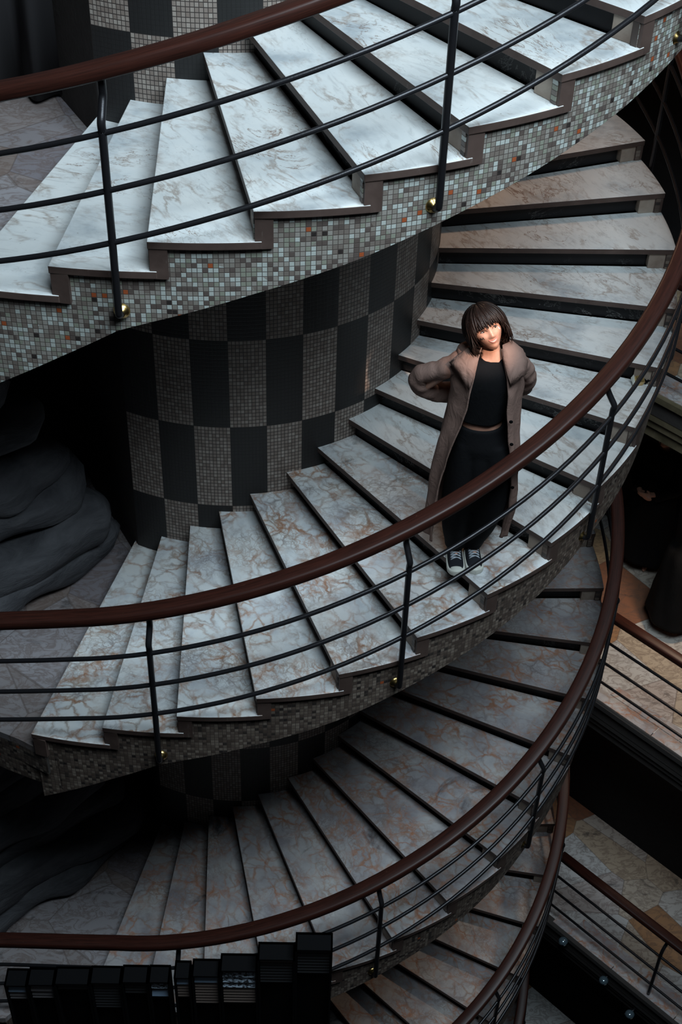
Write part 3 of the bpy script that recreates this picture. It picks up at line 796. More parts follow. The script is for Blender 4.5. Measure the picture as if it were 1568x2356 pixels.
# ------------------------------------------------------------------ people
def parent_local(o, p): o.parent = p; o.matrix_parent_inverse = Matrix.Identity(4); return o
def mkl(name, bm, mat, parent, smooth=True):
    o = mk(name, bm, mat, None, smooth); return parent_local(o, parent)
def skin_bm(verts, edges, radii, sub=2, head=None, voxel=.006):
    me = bpy.data.meshes.new('tmp'); me.from_pydata([Vector(v) for v in verts], edges, [])
    ob = bpy.data.objects.new('tmp', me); COL.objects.link(ob)
    md = ob.modifiers.new('skin', 'SKIN'); md.use_smooth_shade = True
    if not me.skin_vertices: me.skin_vertices.new()
    sd = me.skin_vertices[0].data
    for i, r in enumerate(radii):
        sd[i].radius = r if isinstance(r, tuple) else (r, r)
        sd[i].use_root = (i == 0)
    s2 = ob.modifiers.new('sub', 'SUBSURF'); s2.levels = sub
    bpy.context.view_layer.update()
    dg = bpy.context.evaluated_depsgraph_get()
    m2 = bpy.data.meshes.new_from_object(ob.evaluated_get(dg))
    bpy.data.objects.remove(ob); bpy.data.meshes.remove(me)
    bm = bmesh.new(); bm.from_mesh(m2); bpy.data.meshes.remove(m2)
    if head is not None:
        for (vs, fs) in ([head] if isinstance(head, tuple) else head):
            nv = [bm.verts.new(v) for v in vs]
            for f in fs: bm.faces.new([nv[i] for i in f])
    m3 = bpy.data.meshes.new('body'); bm.to_mesh(m3); bm.free()
    ob = bpy.data.objects.new('tmp', m3); COL.objects.link(ob)
    r = ob.modifiers.new('re', 'REMESH'); r.mode = 'VOXEL'; r.voxel_size = voxel; r.use_smooth_shade = True
    bpy.context.view_layer.update(); dg = bpy.context.evaluated_depsgraph_get()
    m4 = bpy.data.meshes.new_from_object(ob.evaluated_get(dg)); bpy.data.objects.remove(ob); bpy.data.meshes.remove(m3)
    for p in m4.polygons: p.use_smooth = True
    return m4
def gauss(x, z, cx, cz, sx, sz): return math.exp(-((x - cx) / sx) ** 2 / 2 - ((z - cz) / sz) ** 2 / 2)
def head_pt(th, ph):
    """th polar from +Z, ph azimuth with 0 = front (-Y); returns point in head coords"""
    X = math.sin(th) * math.sin(ph); Y = -math.sin(th) * math.cos(ph); Z = math.cos(th)
    x, y, z = X * .070, Y * .092, Z * .106
    if z < 0:
        t = -z / .108
        x *= 1 - .46 * t ** 1.35
        if Y < 0: y *= 1 - .12 * t; 
        else: y *= 1 - .45 * t
    front = max(0, -Y) ** .8
    if Y < 0:
        dy = 0
        dy += .0070 * gauss(x, z, 0, .030, .030, .014)                    # brow / forehead
        dy -= .0120 * (gauss(x, z, -.029, .008, .013, .009) + gauss(x, z, .029, .008, .013, .009))
        dy += .0110 * gauss(x, z, 0, -.002, .0075, .018) + .0170 * gauss(x, z, 0, -.021, .0085, .0085)
        dy += .0070 * (gauss(x, z, -.012, -.026, .005, .005) + gauss(x, z, .012, -.026, .005, .005))
        dy += .0075 * (gauss(x, z, -.040, -.020, .014, .014) + gauss(x, z, .040, -.020, .014, .014))
        dy += .0060 * gauss(x, z, 0, -.048, .022, .010)
        dy -= .0035 * gauss(x, z, 0, -.066, .02, .005)
        dy += .0095 * gauss(x, z, 0, -.084, .017, .013)
        y -= dy
    return Vector((x, y, z))
def head_mesh(mat4, nt=72, np_=96):
    vs, fs = [], []
    for i in range(nt + 1):
        th = math.pi * (i + .001) / (nt + .002)
        for j in range(np_): vs.append(mat4 @ head_pt(th, 2 * math.pi * j / np_))
    for i in range(nt):
        for j in range(np_):
            a = i * np_ + j; b = i * np_ + (j + 1) % np_; fs.append((a, b, b + np_, a + np_))
    fs.append(tuple(range(np_))[::-1]); fs.append(tuple(range(nt * np_, (nt + 1) * np_)))
    return vs, fs
_HP = [head_pt(math.pi * i / 240, 2 * math.pi * j / 480) for i in range(1, 240) for j in range(-120, 121)]
def face_at(x, z, out=0.0):
    b = min(_HP, key=lambda p: (p.x - x) ** 2 + (p.z - z) ** 2); return Vector((x, b.y - out, z))
def loft(rings, seg=40, cap=True, fold=None):
    """rings: (cx, cy, cz, a, b[, tilt]) ellipses; returns bmesh"""
    bm = bmesh.new(); R = []
    for i, r in enumerate(rings):
        cx, cy, cz, a, b = r[:5]; tl = r[5] if len(r) > 5 else 0
        ring = []
        for j in range(seg):
            t = 2 * math.pi * j / seg; ct, st = math.cos(t), math.sin(t)
            k = 1.0
            if fold: k += fold(t, i / (len(rings) - 1), cz)
            x = math.copysign(abs(ct) ** .9, ct) * a * k; y = math.copysign(abs(st) ** .9, st) * b * k
            ring.append(bm.verts.new((cx + x, cy + y, cz + tl * y)))
        R.append(ring)
    for i in range(len(R) - 1):
        for j in range(seg): bm.faces.new((R[i][j], R[i][(j + 1) % seg], R[i + 1][(j + 1) % seg], R[i + 1][j]))
    if cap: bm.faces.new(R[0][::-1]); bm.faces.new(R[-1])
    return bm
def lerp_rings(rs, n):
    out = []
    m = len(rs) - 1; L = max(len(r) for r in rs); rs = [tuple(r) + (0,) * (L - len(r)) for r in rs]
    for i in range(m):
        for k in range(n):
            t = k / n; p0 = rs[max(i - 1, 0)]; p1 = rs[i]; p2 = rs[i + 1]; p3 = rs[min(i + 2, m)]
            out.append(tuple(.5 * ((2 * p1[c]) + (p2[c] - p0[c]) * t + (2 * p0[c] - 5 * p1[c] + 4 * p2[c] - p3[c]) * t * t + (3 * p1[c] - p0[c] - 3 * p2[c] + p3[c]) * t ** 3) for c in range(L)))
    out.append(rs[-1]); return out
def hand_graph(V, E, Rr, wrist_i, wrist, d, side, up):
    """palm with five unequal bent fingers; d = pointing direction, side = towards thumb, up = back of the hand"""
    d, side, up = Vector(d).normalized(), Vector(side).normalized(), Vector(up).normalized(); w = Vector(wrist)
    pc = len(V); V.append(w + d * .045); E.append((wrist_i, pc)); Rr.append((.030, .016))
    for k, (so, L) in enumerate(((.024, .070), (.008, .078), (-.008, .073), (-.023, .058))):
        a = len(V); V.append(w + d * .085 + side * so); E.append((pc, a)); Rr.append(.0095)
        b = len(V); V.append(V[a] + d * L * .5 - up * .012); E.append((a, b)); Rr.append(.0085)
        c = len(V); V.append(V[b] + d * L * .32 - up * .026); E.append((b, c)); Rr.append(.0075)
    a = len(V); V.append(w + d * .035 + side * .036 - up * .006); E.append((pc, a)); Rr.append(.011)
    b = len(V); V.append(V[a] + d * .030 + side * .012 - up * .012); E.append((a, b)); Rr.append(.009)

def person_body(root, J, HM, name='body'):
    """J: joints dict; HM: head matrix"""
    V, E, Rr = [], [], []
    def add(p, r, par=None):
        V.append(Vector(p)); Rr.append(r)
        if par is not None: E.append((par, len(V) - 1))
        return len(V) - 1
    pel = add(J['pelvis'], (.095, .07)); sp = add(J['spine'], (.095, .074), pel); ch = add(J['chest'], (.12, .088), sp)
    nk = add(J['neck0'], (.052, .05), ch); n2 = add(J['neck1'], .047, nk); add(J['skull'], .055, n2)
    for s in 'LR':
        hp = add(J['hip' + s], .070, pel); kn = add(J['knee' + s], .054, hp); an = add(J['ankle' + s], .036, kn)
        ft = add(J['toe' + s], (.024, .014), an)
        sh = add(J['sh' + s], .048, ch); el = add(J['el' + s], .037, sh); wr = add(J['wr' + s], .025, el)
        hand_graph(V, E, Rr, wr, V[wr], J['hd' + s], J['hs' + s], J['hu' + s])
    parts = [head_mesh(HM)]
    if 'mid' in J:
        vs, fs = [], []; rings = lerp_rings(J['mid'], 3)
        for r in rings: vs += [Vector((r[0] + r[3] * math.cos(2 * math.pi * q / 40), r[1] + r[4] * math.sin(2 * math.pi * q / 40), r[2])) for q in range(40)]
        for i in range(len(rings) - 1):
            for q in range(40): fs.append((i * 40 + q, i * 40 + (q + 1) % 40, (i + 1) * 40 + (q + 1) % 40, (i + 1) * 40 + q))
        fs.append(tuple(range(40))[::-1]); fs.append(tuple(range(len(vs) - 40, len(vs)))); parts.append((vs, fs))
    me = skin_bm(V, E, Rr, 2, parts, .0045)
    o = link(name, me, M['skin'], None, True); parent_local(o, root); return o

def hair_obj(root, HM, seed=1, fringe=.030, drop=-.088, flip=.012, nlock=420):
    rnd = random.Random(seed); bm = bmesh.new()
    C0 = Vector((0, .010, .004)); A = Vector((.096, .112, .117))
    def hp(th, ph, k=1.0):
        X = math.sin(th) * math.sin(ph); Y = -math.sin(th) * math.cos(ph); Z = math.cos(th)
        if Z < 0: Y *= .92
        return C0 + Vector((X * A.x, Y * A.y, Z * A.z)) * k
    def thend(ph):
        p = abs((ph + math.pi) % (2 * math.pi) - math.pi)
        if p < .62: zt = fringe
        elif p < 1.0: zt = fringe + (drop * .55 - fringe) * (p - .62) / .38
        elif p < 1.7: zt = drop * .55 + (drop - drop * .55) * (p - 1.0) / .7
        else: zt = drop
        return math.acos(max(-.93, (zt - C0.z) / A.z))
    # under-cap
    rows = []; NT_, NP = 18, 64
    for i in range(NT_ + 1):
        rows.append([bm.verts.new(HM @ hp(.02 + (thend(2 * math.pi * j / NP) - .06) * i / NT_, 2 * math.pi * j / NP, .955)) for j in range(NP)])
    for i in range(NT_):
        for j in range(NP): bm.faces.new((rows[i][j], rows[i][(j + 1) % NP], rows[i + 1][(j + 1) % NP], rows[i + 1][j]))
    bm.faces.new(rows[0][::-1])
    for q in range(nlock):
        ph = 2 * math.pi * (q + rnd.random() * .8) / nlock; te = thend(ph) + rnd.uniform(-.16, .12)
        pf = abs((ph + math.pi) % (2 * math.pi) - math.pi)
        k0 = 1.0 + rnd.uniform(-.025, .085); ts = rnd.uniform(.05, .5) if rnd.random() < .5 else .08
        n = 14; pts = []; ww = rnd.uniform(.0045, .0085); tw = rnd.uniform(-.16, .16) + (.10 if pf < .7 else 0)
        flq = flip * rnd.uniform(-.4, 3.2)
        for i in range(n + 1):
            t = i / n; th = ts + (te - ts) * t
            fl = flq * max(0, (t - .72) / .28) ** 1.5 * (1 if pf > 1.0 else .2)
            p = hp(th, ph + tw * t * t, k0 + .03 * math.sin(t * 3)); c = (p - C0).normalized(); p += c * fl
            pts.append(HM @ p)
        # flattened tapered lock
        rings = []
        for i, p in enumerate(pts):
            t = (pts[min(i + 1, n)] - pts[max(i - 1, 0)]).normalized(); nrm = (p - HM @ C0).normalized(); s = t.cross(nrm).normalized(); nn = s.cross(t)
            f_ = min(1, .35 + i / 4) * (1 - .85 * max(0, (i / n - .6) / .4) ** 1.5)
            rings.append([bm.verts.new(p + s * a * ww * f_ + nn * b * .0045 * f_) for a, b in ((1, 0), (.5, 1), (-.5, 1), (-1, 0), (-.5, -.8), (.5, -.8))])
        for i in range(n):
            for j in range(6): bm.faces.new((rings[i][j], rings[i][(j + 1) % 6], rings[i + 1][(j + 1) % 6], rings[i + 1][j]))
        bm.faces.new(rings[0][::-1]); bm.faces.new(rings[-1])
    return mkl('hair', bm, M['hair'], root)

def build_shoe(root, heel, toe, side):
    """canvas sneaker from heel to toe (x, y); local root coords, sole on z = 0"""
    hx, hy = heel; tx, ty = toe; d = Vector((tx - hx, ty - hy, 0)); L = d.length; d.normalize(); s = Vector((-d.y, d.x, 0))
    O = Vector((hx, hy, 0))
    def W(t): # half width along the shoe
        return .030 + .018 * math.sin(min(1, t * 1.15) * math.pi * .62) if t < .86 else .0475 * math.sqrt(max(.0, 1 - ((t - .80) / .2) ** 2)) * 1.0 + .001
    N = 26
    def outline(k, inset=0):
        out = []
        for i in range(N + 1):
            t = i / N; w = max(.002, (W(t) - inset)); 
            if t < .08: w *= math.sqrt(max(.02, 1 - (1 - t / .08) ** 2))
            out.append((t, w))
        return out
    def ring(z, inset, tmin=0, tmax=1, lift=0):
        pr = outline(0, inset); L_ = [O + d * (L * t) + s * w + Vector((0, 0, z + lift * max(0, t - .8))) for t, w in pr]; R_ = [O + d * (L * t) - s * w + Vector((0, 0, z + lift * max(0, t - .8))) for t, w in pr]
        return L_ + R_[::-1]
    bm = bmesh.new()
    def stack(rs):
        R = [[bm.verts.new(p) for p in r] for r in rs]; m = len(R[0])
        for a in range(len(R) - 1):
            for j in range(m): bm.faces.new((R[a][j], R[a][(j + 1) % m], R[a + 1][(j + 1) % m], R[a + 1][j]))
        bm.faces.new(R[0][::-1]); bm.faces.new(R[-1])
    # upper: cross sections along the foot
    rings = []
    for i in range(N + 1):
        t = i / N; w = W(t) * .93
        if t < .08: w *= math.sqrt(max(.05, 1 - (1 - t / .08) ** 2))
        top = .088 if t < .25 else (.088 - (t - .25) / .5 * .040 if t < .75 else .048 - (t - .75) / .25 * .020)
        if t > .97: top = .020
        rings.append([bm.verts.new(O + d * (L * t) + s * (w * math.copysign(abs(math.cos(a)) ** .75, math.cos(a))) + Vector((0, 0, .012 + (top - .012) * math.sin(a) ** .8))) for a in [math.pi * q / 14 for q in range(15)]])
    for i in range(N):
        for j in range(14): bm.faces.new((rings[i][j], rings[i][j + 1], rings[i + 1][j + 1], rings[i + 1][j]))
        bm.faces.new((rings[i][0], rings[i + 1][0], rings[i + 1][14], rings[i][14]))
    bm.faces.new(rings[0]); bm.faces.new(rings[-1][::-1])
    shoe = mkl('shoe', bm, M['canvas'], root)
    bm = bmesh.new(); stack([ring(.0005, .002), ring(.004, -.001), ring(.018, -.002, lift=.02), ring(.026, -.0005, lift=.03), ring(.027, .004, lift=.04)])
    o = mk('sole', bm, M['white'], None, True); o.parent = shoe
    bm = bmesh.new(); Nn = 12; rr = []
    for i in range(Nn + 1):
        t = .865 + .11 * i / Nn; w = W(t) * .80 * (1 if i > 1 else .93); top = .048 - (t - .75) / .25 * .018
        rr.append([bm.verts.new(O + d * (L * t) + s * (w * math.cos(a)) + Vector((0, 0, .020 + (top + .002 - .020) * math.sin(a) ** .7 + (.0015 if i < Nn else -.004)))) for a in [math.pi * q / 12 for q in range(13)]])
    for i in range(Nn):
        for j in range(12): bm.faces.new((rr[i][j], rr[i][j + 1], rr[i + 1][j + 1], rr[i + 1][j]))
    o = mk('toe_cap', bm, M['white'], None, True); o.parent = shoe
    bm = bmesh.new()
    def topz(t): return (.088 if t < .25 else .088 - (t - .25) / .5 * .040)
    for k in range(7):
        t = .32 + k * .058
        for sg in (1, -1):
            P = []
            for q in range(7):
                a = -1 + 2 * q / 6; P.append(O + d * (L * (t + .022 * a * sg)) + s * (a * .028) + Vector((0, 0, topz(t) + .004 - .012 * a * a + (.003 if sg > 0 else 0))))
            tube(bm, P, .0030, 6)
    c = O + d * (L * .30) + Vector((0, 0, .098))
    for sg in (1, -1):
        P = catmull([c, c + s * sg * .022 + Vector((0, 0, .012)) - d * .006, c + s * sg * .034 + d * .012, c + s * sg * .016 + d * .016 - Vector((0, 0, .004)), c], 6); tube(bm, P, .0026, 6)
        tube(bm, catmull([c, c + s * sg * .015 + d * .02, c + s * sg * .024 + d * .045 - Vector((0, 0, .016))], 5), .0026, 6)
    o = mk('laces', bm, M['lace'], None, True); o.parent = shoe
    return shoe

# the woman on the stairs; local axes: x = her left, -y = forward, z up
W = empty('person', (1.43207, -2.118, .98)); W.rotation_euler = (0, 0, math.atan2(-.11914, .99288))
tag(W, 'short-haired woman in long taupe coat and black clothes, smiling up from the middle flight', 'person')
HM = Matrix.Translation((-.044, -.012, 1.553)) @ Matrix.Rotation(math.radians(13), 4, 'Z') @ Matrix.Rotation(math.radians(-27), 4, 'X') @ Matrix.Rotation(math.radians(-23), 4, 'Y')
J = dict(mid=[(-.02, .012, .90, .105, .082), (-.022, .006, .98, .110, .086), (-.024, .0, 1.04, .108, .086), (-.022, .0, 1.12, .110, .088)], pelvis=(-.02, .02, .90), spine=(-.025, .005, 1.06), chest=(-.015, .0, 1.27), neck0=(-.012, .012, 1.41), neck1=(-.022, .01, 1.48), skull=(-.045, .0, 1.55),
         hipL=(-.095, .02, .86), kneeL=(-.09, .0, .48), ankleL=(-.078, .105, .09), toeL=(-.066, .0, .028),
         hipR=(.065, .02, .86), kneeR=(.045, .0, .48), ankleR=(.012, .14, .09), toeR=(.038, .02, .028),
         shL=(-.155, .01, 1.355), elL=(-.335, .085, 1.11), wrL=(-.13, .20, .985), hdL=(.95, .1, -.2), hsL=(0, .3, 1), huL=(0, 1, 0),
         shR=(.135, .015, 1.365), elR=(.185, .15, 1.16), wrR=(.05, .21, 1.02), hdR=(-.95, .1, -.2), hsR=(0, .3, 1), huR=(0, 1, 0))
person_body(W, J, HM)
hair_obj(W, HM, 5)
# face details
def facet(name, bm, mat): return mkl(name, bm, mat, W)
for sx in (-1, 1):
    c = face_at(sx * .029, .008, -.0045); bm = bmesh.new()
    bmesh.ops.create_uvsphere(bm, u_segments=20, v_segments=12, radius=1, matrix=HM @ Matrix.Translation(c) @ Matrix.Diagonal((.0135, .008, .0058, 1)))
    e = facet('eye', bm, M['eye'])
    bm = bmesh.new(); bmesh.ops.create_uvsphere(bm, u_segments=16, v_segments=10, radius=1, matrix=HM @ Matrix.Translation(c + Vector((.0022, -.0058, .0012))) @ Matrix.Diagonal((.0062, .0032, .0062, 1)))
    o = mk('iris', bm, M['iris'], None, True); o.parent = e
    bm = bmesh.new(); P = [HM @ (face_at(sx * .029 + a * .0165, .008 + .0085 * (1 - a * a) - .001, .002)) for a in [(-1 + q / 5) for q in range(11)]]
    tube(bm, P, [.0008 + .0013 * (1 - abs(-1 + q / 5)) for q in range(11)], 6); facet('eyelashes', bm, M['hair'])
    bm = bmesh.new(); P = [HM @ (face_at(sx * .030 + a * .020, .027 + .004 * (1 - a * a) + .002 * a * sx * -1, .0015)) for a in [(-1 + q / 5) for q in range(11)]]
    tube(bm, P, [.0010 + .0018 * (1 - abs(-1 + q / 5)) for q in range(11)], 6); facet('eyebrow', bm, M['hair'])
def mouth(up, mat, name, z0, rr, curve, wid=.027, out=.0015):
    bm = bmesh.new(); P = []; R = []
    for q in range(17):
        a = -1 + q / 8; P.append(HM @ face_at(a * wid, z0 + curve * (a * a), out)); R.append(rr * (1 - .75 * abs(a) ** 2.2) + .0004)
    tube(bm, P, R, 8); facet(name, bm, mat)
mouth(1, M['lip'], 'upper_lip', -.0430, .0019, .0060, .0235); mouth(0, M['lip'], 'lower_lip', -.0545, .0028, .0175, .0235)
bm = bmesh.new(); rows = []
for zz in (0, 1, 2):
    rows.append([bm.verts.new(HM @ face_at(a * .0205, (-.0440 + .0060 * a * a) * (1 - zz / 2) + (-.0520 + .0125 * a * a) * zz / 2, .0012)) for a in [(-1 + q / 8) for q in range(17)]])
for i in range(2):
    for j in range(16): bm.faces.new((rows[i][j], rows[i][j + 1], rows[i + 1][j + 1], rows[i + 1][j]))
facet('teeth', bm, M['teeth'])
bm = bmesh.new()
for (a, b) in (((-.052, -.014), (-.050, -.026)), ((-.051, -.014), (-.045, -.024)), ((-.045, -.024), (-.042, -.013)), ((-.042, -.013), (-.038, -.026))):
    tube(bm, [HM @ face_at(a[0] + (b[0] - a[0]) * t / 3, a[1] + (b[1] - a[1]) * t / 3, .0006) for t in range(4)], .0011, 5)
facet('face_paint', bm, M['paint'])
bm = bmesh.new()
for (x, z) in ((.045, -.006), (.049, -.011), (.047, -.002)):
    bmesh.ops.create_uvsphere(bm, u_segments=8, v_segments=6, radius=1, matrix=HM @ Matrix.Translation(face_at(x, z, .0003)) @ Matrix.Diagonal((.0022, .0015, .0045, 1)))
facet('silver_mark', bm, M['silver'])
# crop top
def rip(amp, k, ph=0.0): return lambda t, u, z: amp * math.sin(k * t + ph + 7 * z) * .6 + amp * mnoise.noise(Vector((math.cos(t) * 2, math.sin(t) * 2, z * 7 + ph)))
bm = loft(lerp_rings([(-.025, .0, 1.052, .118, .096, .18), (-.022, -.002, 1.10, .121, .098, .1), (-.018, -.002, 1.19, .133, .105, .05), (-.014, .0, 1.27, .146, .112, 0), (-.012, .002, 1.335, .150, .104, 0), (-.012, .008, 1.382, .120, .086, .1), (-.012, .012, 1.408, .078, .066, .25), (-.012, .014, 1.414, .062, .056, .3)], 4), 56, False, rip(.02, 5))
o = mkl('crop_top', bm, M['black_cloth'], W); s_ = o.modifiers.new('t', 'SOLIDIFY'); s_.thickness = .003
# trousers
def trouser():
    bm = bmesh.new()
    seg = 40
    def addloft(rs, cap):
        R = []
        for i, (cx, cy, cz, a, b) in enumerate(rs):
            ring = []
            for j in range(seg):
                t = 2 * math.pi * j / seg; k = 1 + (.045 * math.sin(4 * t + 3 * cz) + .03 * mnoise.noise(Vector((math.cos(t) * 2, math.sin(t) * 2, cz * 5)))) * min(1, (1.0 - cz) * 2)
                ring.append(bm.verts.new((cx + a * k * math.cos(t), cy + b * k * math.sin(t), cz)))
            R.append(ring)
        for i in range(len(R) - 1):
            for j in range(seg): bm.faces.new((R[i][j], R[i][(j + 1) % seg], R[i + 1][(j + 1) % seg], R[i + 1][j]))
        if cap: bm.faces.new(R[0][::-1]); bm.faces.new(R[-1])
    addloft(lerp_rings([(-.022, .006, .996, .124, .100), (-.020, .01, .955, .130, .106), (-.008, .015, .87, .152, .120), (.0, .02, .80, .158, .105), (.0, .03, .75, .11, .05)], 5), True)
    addloft(lerp_rings([(-.070, .018, .89, .080, .112), (-.075, .018, .80, .088, .116), (-.080, .015, .66, .092, .112), (-.088, .025, .45, .086, .110), (-.090, .05, .25, .072, .100), (-.080, .085, .115, .060, .085), (-.078, .100, .068, .060, .078)], 5), True)
    addloft(lerp_rings([(.060, .018, .89, .080, .112), (.072, .018, .80, .092, .116), (.078, .015, .66, .096, .112), (.070, .03, .45, .094, .112), (.048, .07, .25, .080, .100), (.022, .115, .115, .064, .085), (.016, .125, .068, .062, .080)], 5), True)
    addloft(lerp_rings([(.0, .015, .88, .10, .112), (-.002, .018, .72, .085, .118), (-.006, .022, .58, .05, .095), (-.010, .03, .42, .02, .06)], 4), True)
    return bm
def remeshed(bm, voxel, it):
    me = bpy.data.meshes.new('t'); bmesh.ops.recalc_face_normals(bm, faces=bm.faces[:]); bm.to_mesh(me); bm.free(); ob = bpy.data.objects.new('t', me); COL.objects.link(ob)
    r = ob.modifiers.new('re', 'REMESH'); r.mode = 'VOXEL'; r.voxel_size = voxel
    q = ob.modifiers.new('sm', 'SMOOTH'); q.factor = .5; q.iterations = it
    bpy.context.view_layer.update(); m2 = bpy.data.meshes.new_from_object(ob.evaluated_get(bpy.context.evaluated_depsgraph_get()))
    bpy.data.objects.remove(ob); bpy.data.meshes.remove(me)
    return m2
parent_local(link('trousers', remeshed(trouser(), .007, 22), M['black_cloth'], None, True), W)
# coat body
CR = [  # z, EL, SL, back, SR, ER, shoulder drop
 (1.462, (-.060, -.030), (-.078, .02), (-.012, .085), (.062, .02), (.046, -.032)),
 (1.440, (-.066, -.055), (-.120, .01), (-.012, .100), (.100, .01), (.050, -.058)),
 (1.405, (-.072, -.085), (-.168, .005), (-.012, .125), (.148, .005), (.062, -.088)),
 (1.34, (-.080, -.112), (-.190, .0), (-.012, .150), (.168, .0), (.082, -.110)),
 (1.25, (-.092, -.124), (-.196, .0), (-.012, .165), (.168, .005), (.096, -.118)),
 (1.15, (-.098, -.124), (-.190, .0), (-.012, .175), (.166, .01), (.102, -.118)),
 (1.04, (-.118, -.118), (-.196, .0), (-.012, .185), (.170, .01), (.116, -.110)),
 (.90, (-.150, -.112), (-.216, .0), (-.010, .20), (.182, .01), (.140, -.095)),
 (.70, (-.182, -.095), (-.236, .01), (-.010, .22), (.196, .02), (.168, -.070)),
 (.45, (-.200, -.075), (-.244, .02), (-.010, .24), (.198, .03), (.176, -.020)),
 (.26, (-.204, -.062), (-.240, .03), (-.012, .25), (.190, .05), (.160, .02)),
 (.20, (-.204, -.060), (-.238, .03), (-.012, .25), (.186, .055), (.154, .03))]
bm = bmesh.new(); rows = []
for i in range(len(CR) - 1):
    for k in range(5 if i < len(CR) - 2 else 6):
        t = k / 5; A_, B_ = CR[i], CR[i + 1]; z = A_[0] + (B_[0] - A_[0]) * t
        pts = [tuple(A_[q][c] + (B_[q][c] - A_[q][c]) * t for c in (0, 1)) for q in range(1, 6)]
        e1, s1, bk, s2, e2 = [Vector((x, y, z)) for x, y in pts]
        ml = Vector((s1.x * .78 + bk.x * .22, bk.y * .80, z)); mr = Vector((s2.x * .78 + bk.x * .22, bk.y * .80, z))
        P = catmull([e1, s1, ml, bk, mr, s2, e2], 10)
        low = max(0, (1.1 - z) / .9)
        ring = []
        for q, p in enumerate(P):
            u = q / (len(P) - 1); c = Vector((-.012, .03, z)); dr = (p - c).normalized(); dr.z = 0
            am = .004 + .013 * low
            p2 = p + dr * am * (math.sin(u * 46 + 2 * z) + .8 * mnoise.noise(Vector((u * 11, z * 3.2, 2)))) + dr * .008 * mnoise.noise(Vector((u * 16, z * 9, 5)))
            ring.append(bm.verts.new(p2))
        rows.append(ring)
for i in range(len(rows) - 1):
    for j in range(len(rows[0]) - 1): bm.faces.new((rows[i][j], rows[i][j + 1], rows[i + 1][j + 1], rows[i + 1][j]))
coat = mkl('trench_coat', bm, M['coat'], W); s_ = coat.modifiers.new('t', 'SOLIDIFY'); s_.thickness = .005
def sleeve(P, R):
    bm = bmesh.new(); P = catmull(P, 8); n = len(P); rr = []
    for i in range(n):
        u = i / (n - 1) * (len(R) - 1); a = int(min(u, len(R) - 2)); r = R[a] + (R[a + 1] - R[a]) * (u - a); rr.append(r)
    prev = None; rings = []; seg = 28
    for i, p in enumerate(P):
        t = (P[min(i + 1, n - 1)] - P[max(i - 1, 0)]).normalized()
        if prev is None: prev = t.orthogonal().normalized()
        s = (prev - t * prev.dot(t)).normalized(); prev = s; w = t.cross(s)
        ring = []
        for k in range(seg):
            a = 2 * math.pi * k / seg; f_ = 1 + .13 * mnoise.noise(Vector((math.cos(a) * 1.3, math.sin(a) * 1.3, i * .30))) + .07 * math.sin(i * 1.3 + 2.4 * math.sin(a) + a) * (.4 + abs(mnoise.noise(Vector((a, i * .2, 3)))))
            ring.append(bm.verts.new(p + (s * math.cos(a) + w * math.sin(a)) * rr[i] * f_))
        rings.append(ring)
    for i in range(n - 1):
        for j in range(seg): bm.faces.new((rings[i][j], rings[i][(j + 1) % seg], rings[i + 1][(j + 1) % seg], rings[i + 1][j]))
    bm.faces.new(rings[0][::-1])
    o = mk('sleeve', bm, M['coat'], None, True); o.parent = coat; return o
sleeve([(-.09, .015, 1.360), (-.16, .01, 1.330), (-.25, .03, 1.262), (-.340, .055, 1.205), (-.335, .09, 1.12), (-.245, .16, 1.035), (-.12, .2, 1.02)], [.050, .056, .050, .047, .054, .056, .050])
sleeve([(.08, .015, 1.375), (.13, .02, 1.345), (.165, .07, 1.27), (.178, .13, 1.17), (.14, .20, 1.08), (.06, .22, 1.02)], [.05, .054, .054, .056, .055, .05])
def flap(name, P, cen, out):
    bm = bmesh.new(); c = Vector(cen); Q = [Vector(p) for p in P]; vs = [Q[i].lerp(Q[(i + 1) % len(Q)], k / 3) for i in range(len(Q)) for k in range(3)]
    inner = [bm.verts.new(c + (v - c) * .5 + Vector(out) * .75) for v in vs]; outer = [bm.verts.new(v) for v in vs]; cc = bm.verts.new(c + Vector(out)); n = len(vs)
    for i in range(n):
        bm.faces.new((outer[i], outer[(i + 1) % n], inner[(i + 1) % n], inner[i])); bm.faces.new((inner[i], inner[(i + 1) % n], cc))
    o = mk(name, bm, M['coat'], None, True); o.parent = coat; s_ = o.modifiers.new('t', 'SOLIDIFY'); s_.thickness = .005; return o
flap('lapel', [(-.120, -.03, 1.455), (-.205, -.055, 1.372), (-.135, -.118, 1.325), (-.098, -.132, 1.275), (-.083, -.125, 1.345), (-.066, -.08, 1.425)], (-.125, -.085, 1.38), (-.002, -.012, .008))
flap('lapel', [(.040, -.02, 1.478), (.085, .02, 1.482), (.140, .0, 1.452), (.172, -.03, 1.405), (.168, -.07, 1.355), (.102, -.126, 1.318), (.078, -.120, 1.375), (.052, -.075, 1.43)], (.105, -.065, 1.41), (.003, -.014, .010))
for z in (1.10, .95, .80, .65):
    bm = bmesh.new(); x = .112 + (1.10 - z) * .12; bmesh.ops.create_uvsphere(bm, u_segments=12, v_segments=8, radius=1, matrix=Matrix.Translation((x + .012, -.121 + (1.10 - z) * .09, z)) @ Matrix.Diagonal((.010, .004, .010, 1)))
    o = mk('button', bm, M['cab'], None, True); o.parent = coat
build_shoe(W, (-.092, .165), (-.056, -.100), -1)
build_shoe(W, (.000, .190), (.047, -.072), 1)

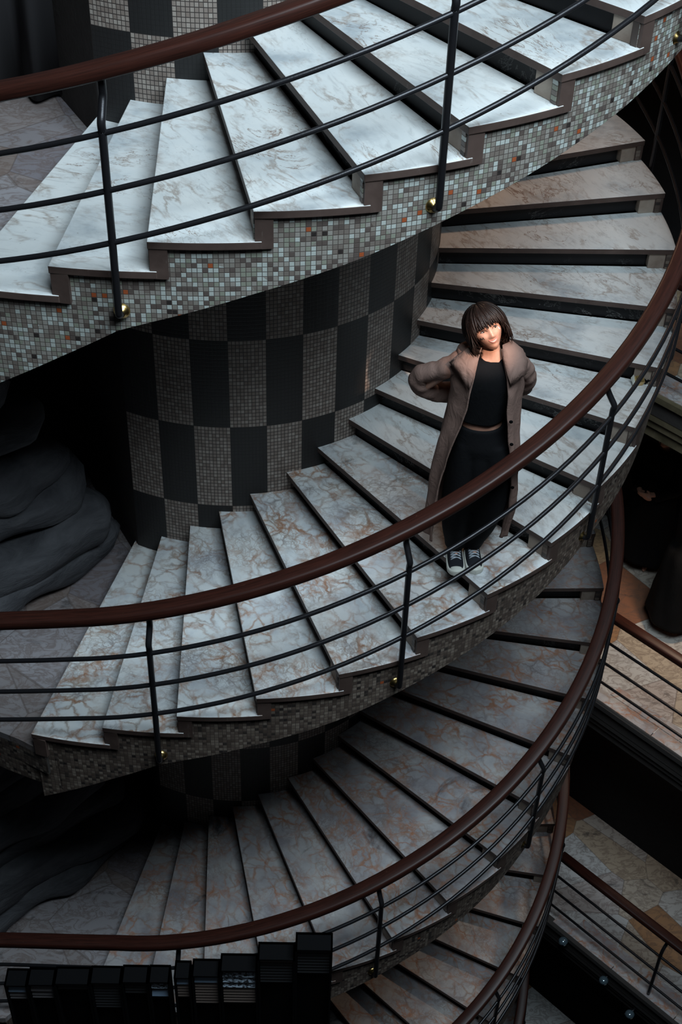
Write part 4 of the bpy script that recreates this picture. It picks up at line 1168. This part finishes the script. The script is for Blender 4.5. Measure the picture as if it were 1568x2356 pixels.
# two people in black on the gallery at right
def dark_person(loc, rz, lab, seed, H_=1.65, arm=0):
    r = empty('person', loc); r.rotation_euler = (0, 0, rz); tag(r, lab, 'person')
    HM2 = Matrix.Translation((0, -.01, 1.545)) @ Matrix.Rotation(math.radians(8), 4, 'X')
    J2 = dict(pelvis=(0, .02, .90), spine=(0, .01, 1.06), chest=(0, .01, 1.26), neck0=(0, .02, 1.40), neck1=(0, .012, 1.46), skull=(0, .0, 1.53),
              hipL=(-.085, .02, .86), kneeL=(-.085, .0, .48), ankleL=(-.085, .05, .08), toeL=(-.10, -.09, .025), hipR=(.085, .02, .86), kneeR=(.085, -.02, .48), ankleR=(.085, .03, .08), toeR=(.10, -.11, .025),
              shL=(-.155, .01, 1.35), elL=(-.21, -.02, 1.08), wrL=(-.07, -.20, 1.0), hdL=(.8, -.35, -.1), hsL=(0, -.3, 1), huL=(-.3, -1, 0),
              shR=(.155, .01, 1.35), elR=(.21, -.02, 1.08), wrR=(.07, -.20, 1.02), hdR=(-.8, -.45, -.1), hsR=(0, -.3, 1), huR=(.3, -1, 0))
    person_body(r, J2, HM2)
    hair_obj(r, HM2, seed, .04, -.10, .004, 120)
    bm = loft(lerp_rings([(0, .01, .15, .26, .22), (0, .01, .4, .24, .20), (0, .01, .85, .205, .165), (0, .01, 1.02, .14, .115), (0, .01, 1.25, .165, .125), (0, .01, 1.37, .15, .10), (0, .015, 1.42, .075, .065)], 5), 48, False, rip(.06, 7, seed))
    o = mkl('long_coat', bm, M['deep_black'], r); s_ = o.modifiers.new('t', 'SOLIDIFY'); s_.thickness = .004
    for s in (-1, 1):
        bm = bmesh.new(); tube(bm, catmull([(s * .12, .01, 1.36), (s * .185, .0, 1.28), (s * .215, -.02, 1.08), (s * .14, -.12, 1.03), (s * .085, -.19, 1.01)], 6), .06, 16)
        q = mk('sleeve', bm, M['deep_black'], None, True); q.parent = o
dark_person((3.71, 2.12, z0f(-1)), math.radians(-40), 'person in long black clothes on the gallery, feet beside the curved handrail', 11)
dark_person((3.86, 1.30, z0f(-1)), math.radians(100), 'person in black cut off by the right edge, standing nearer on the gallery', 12)
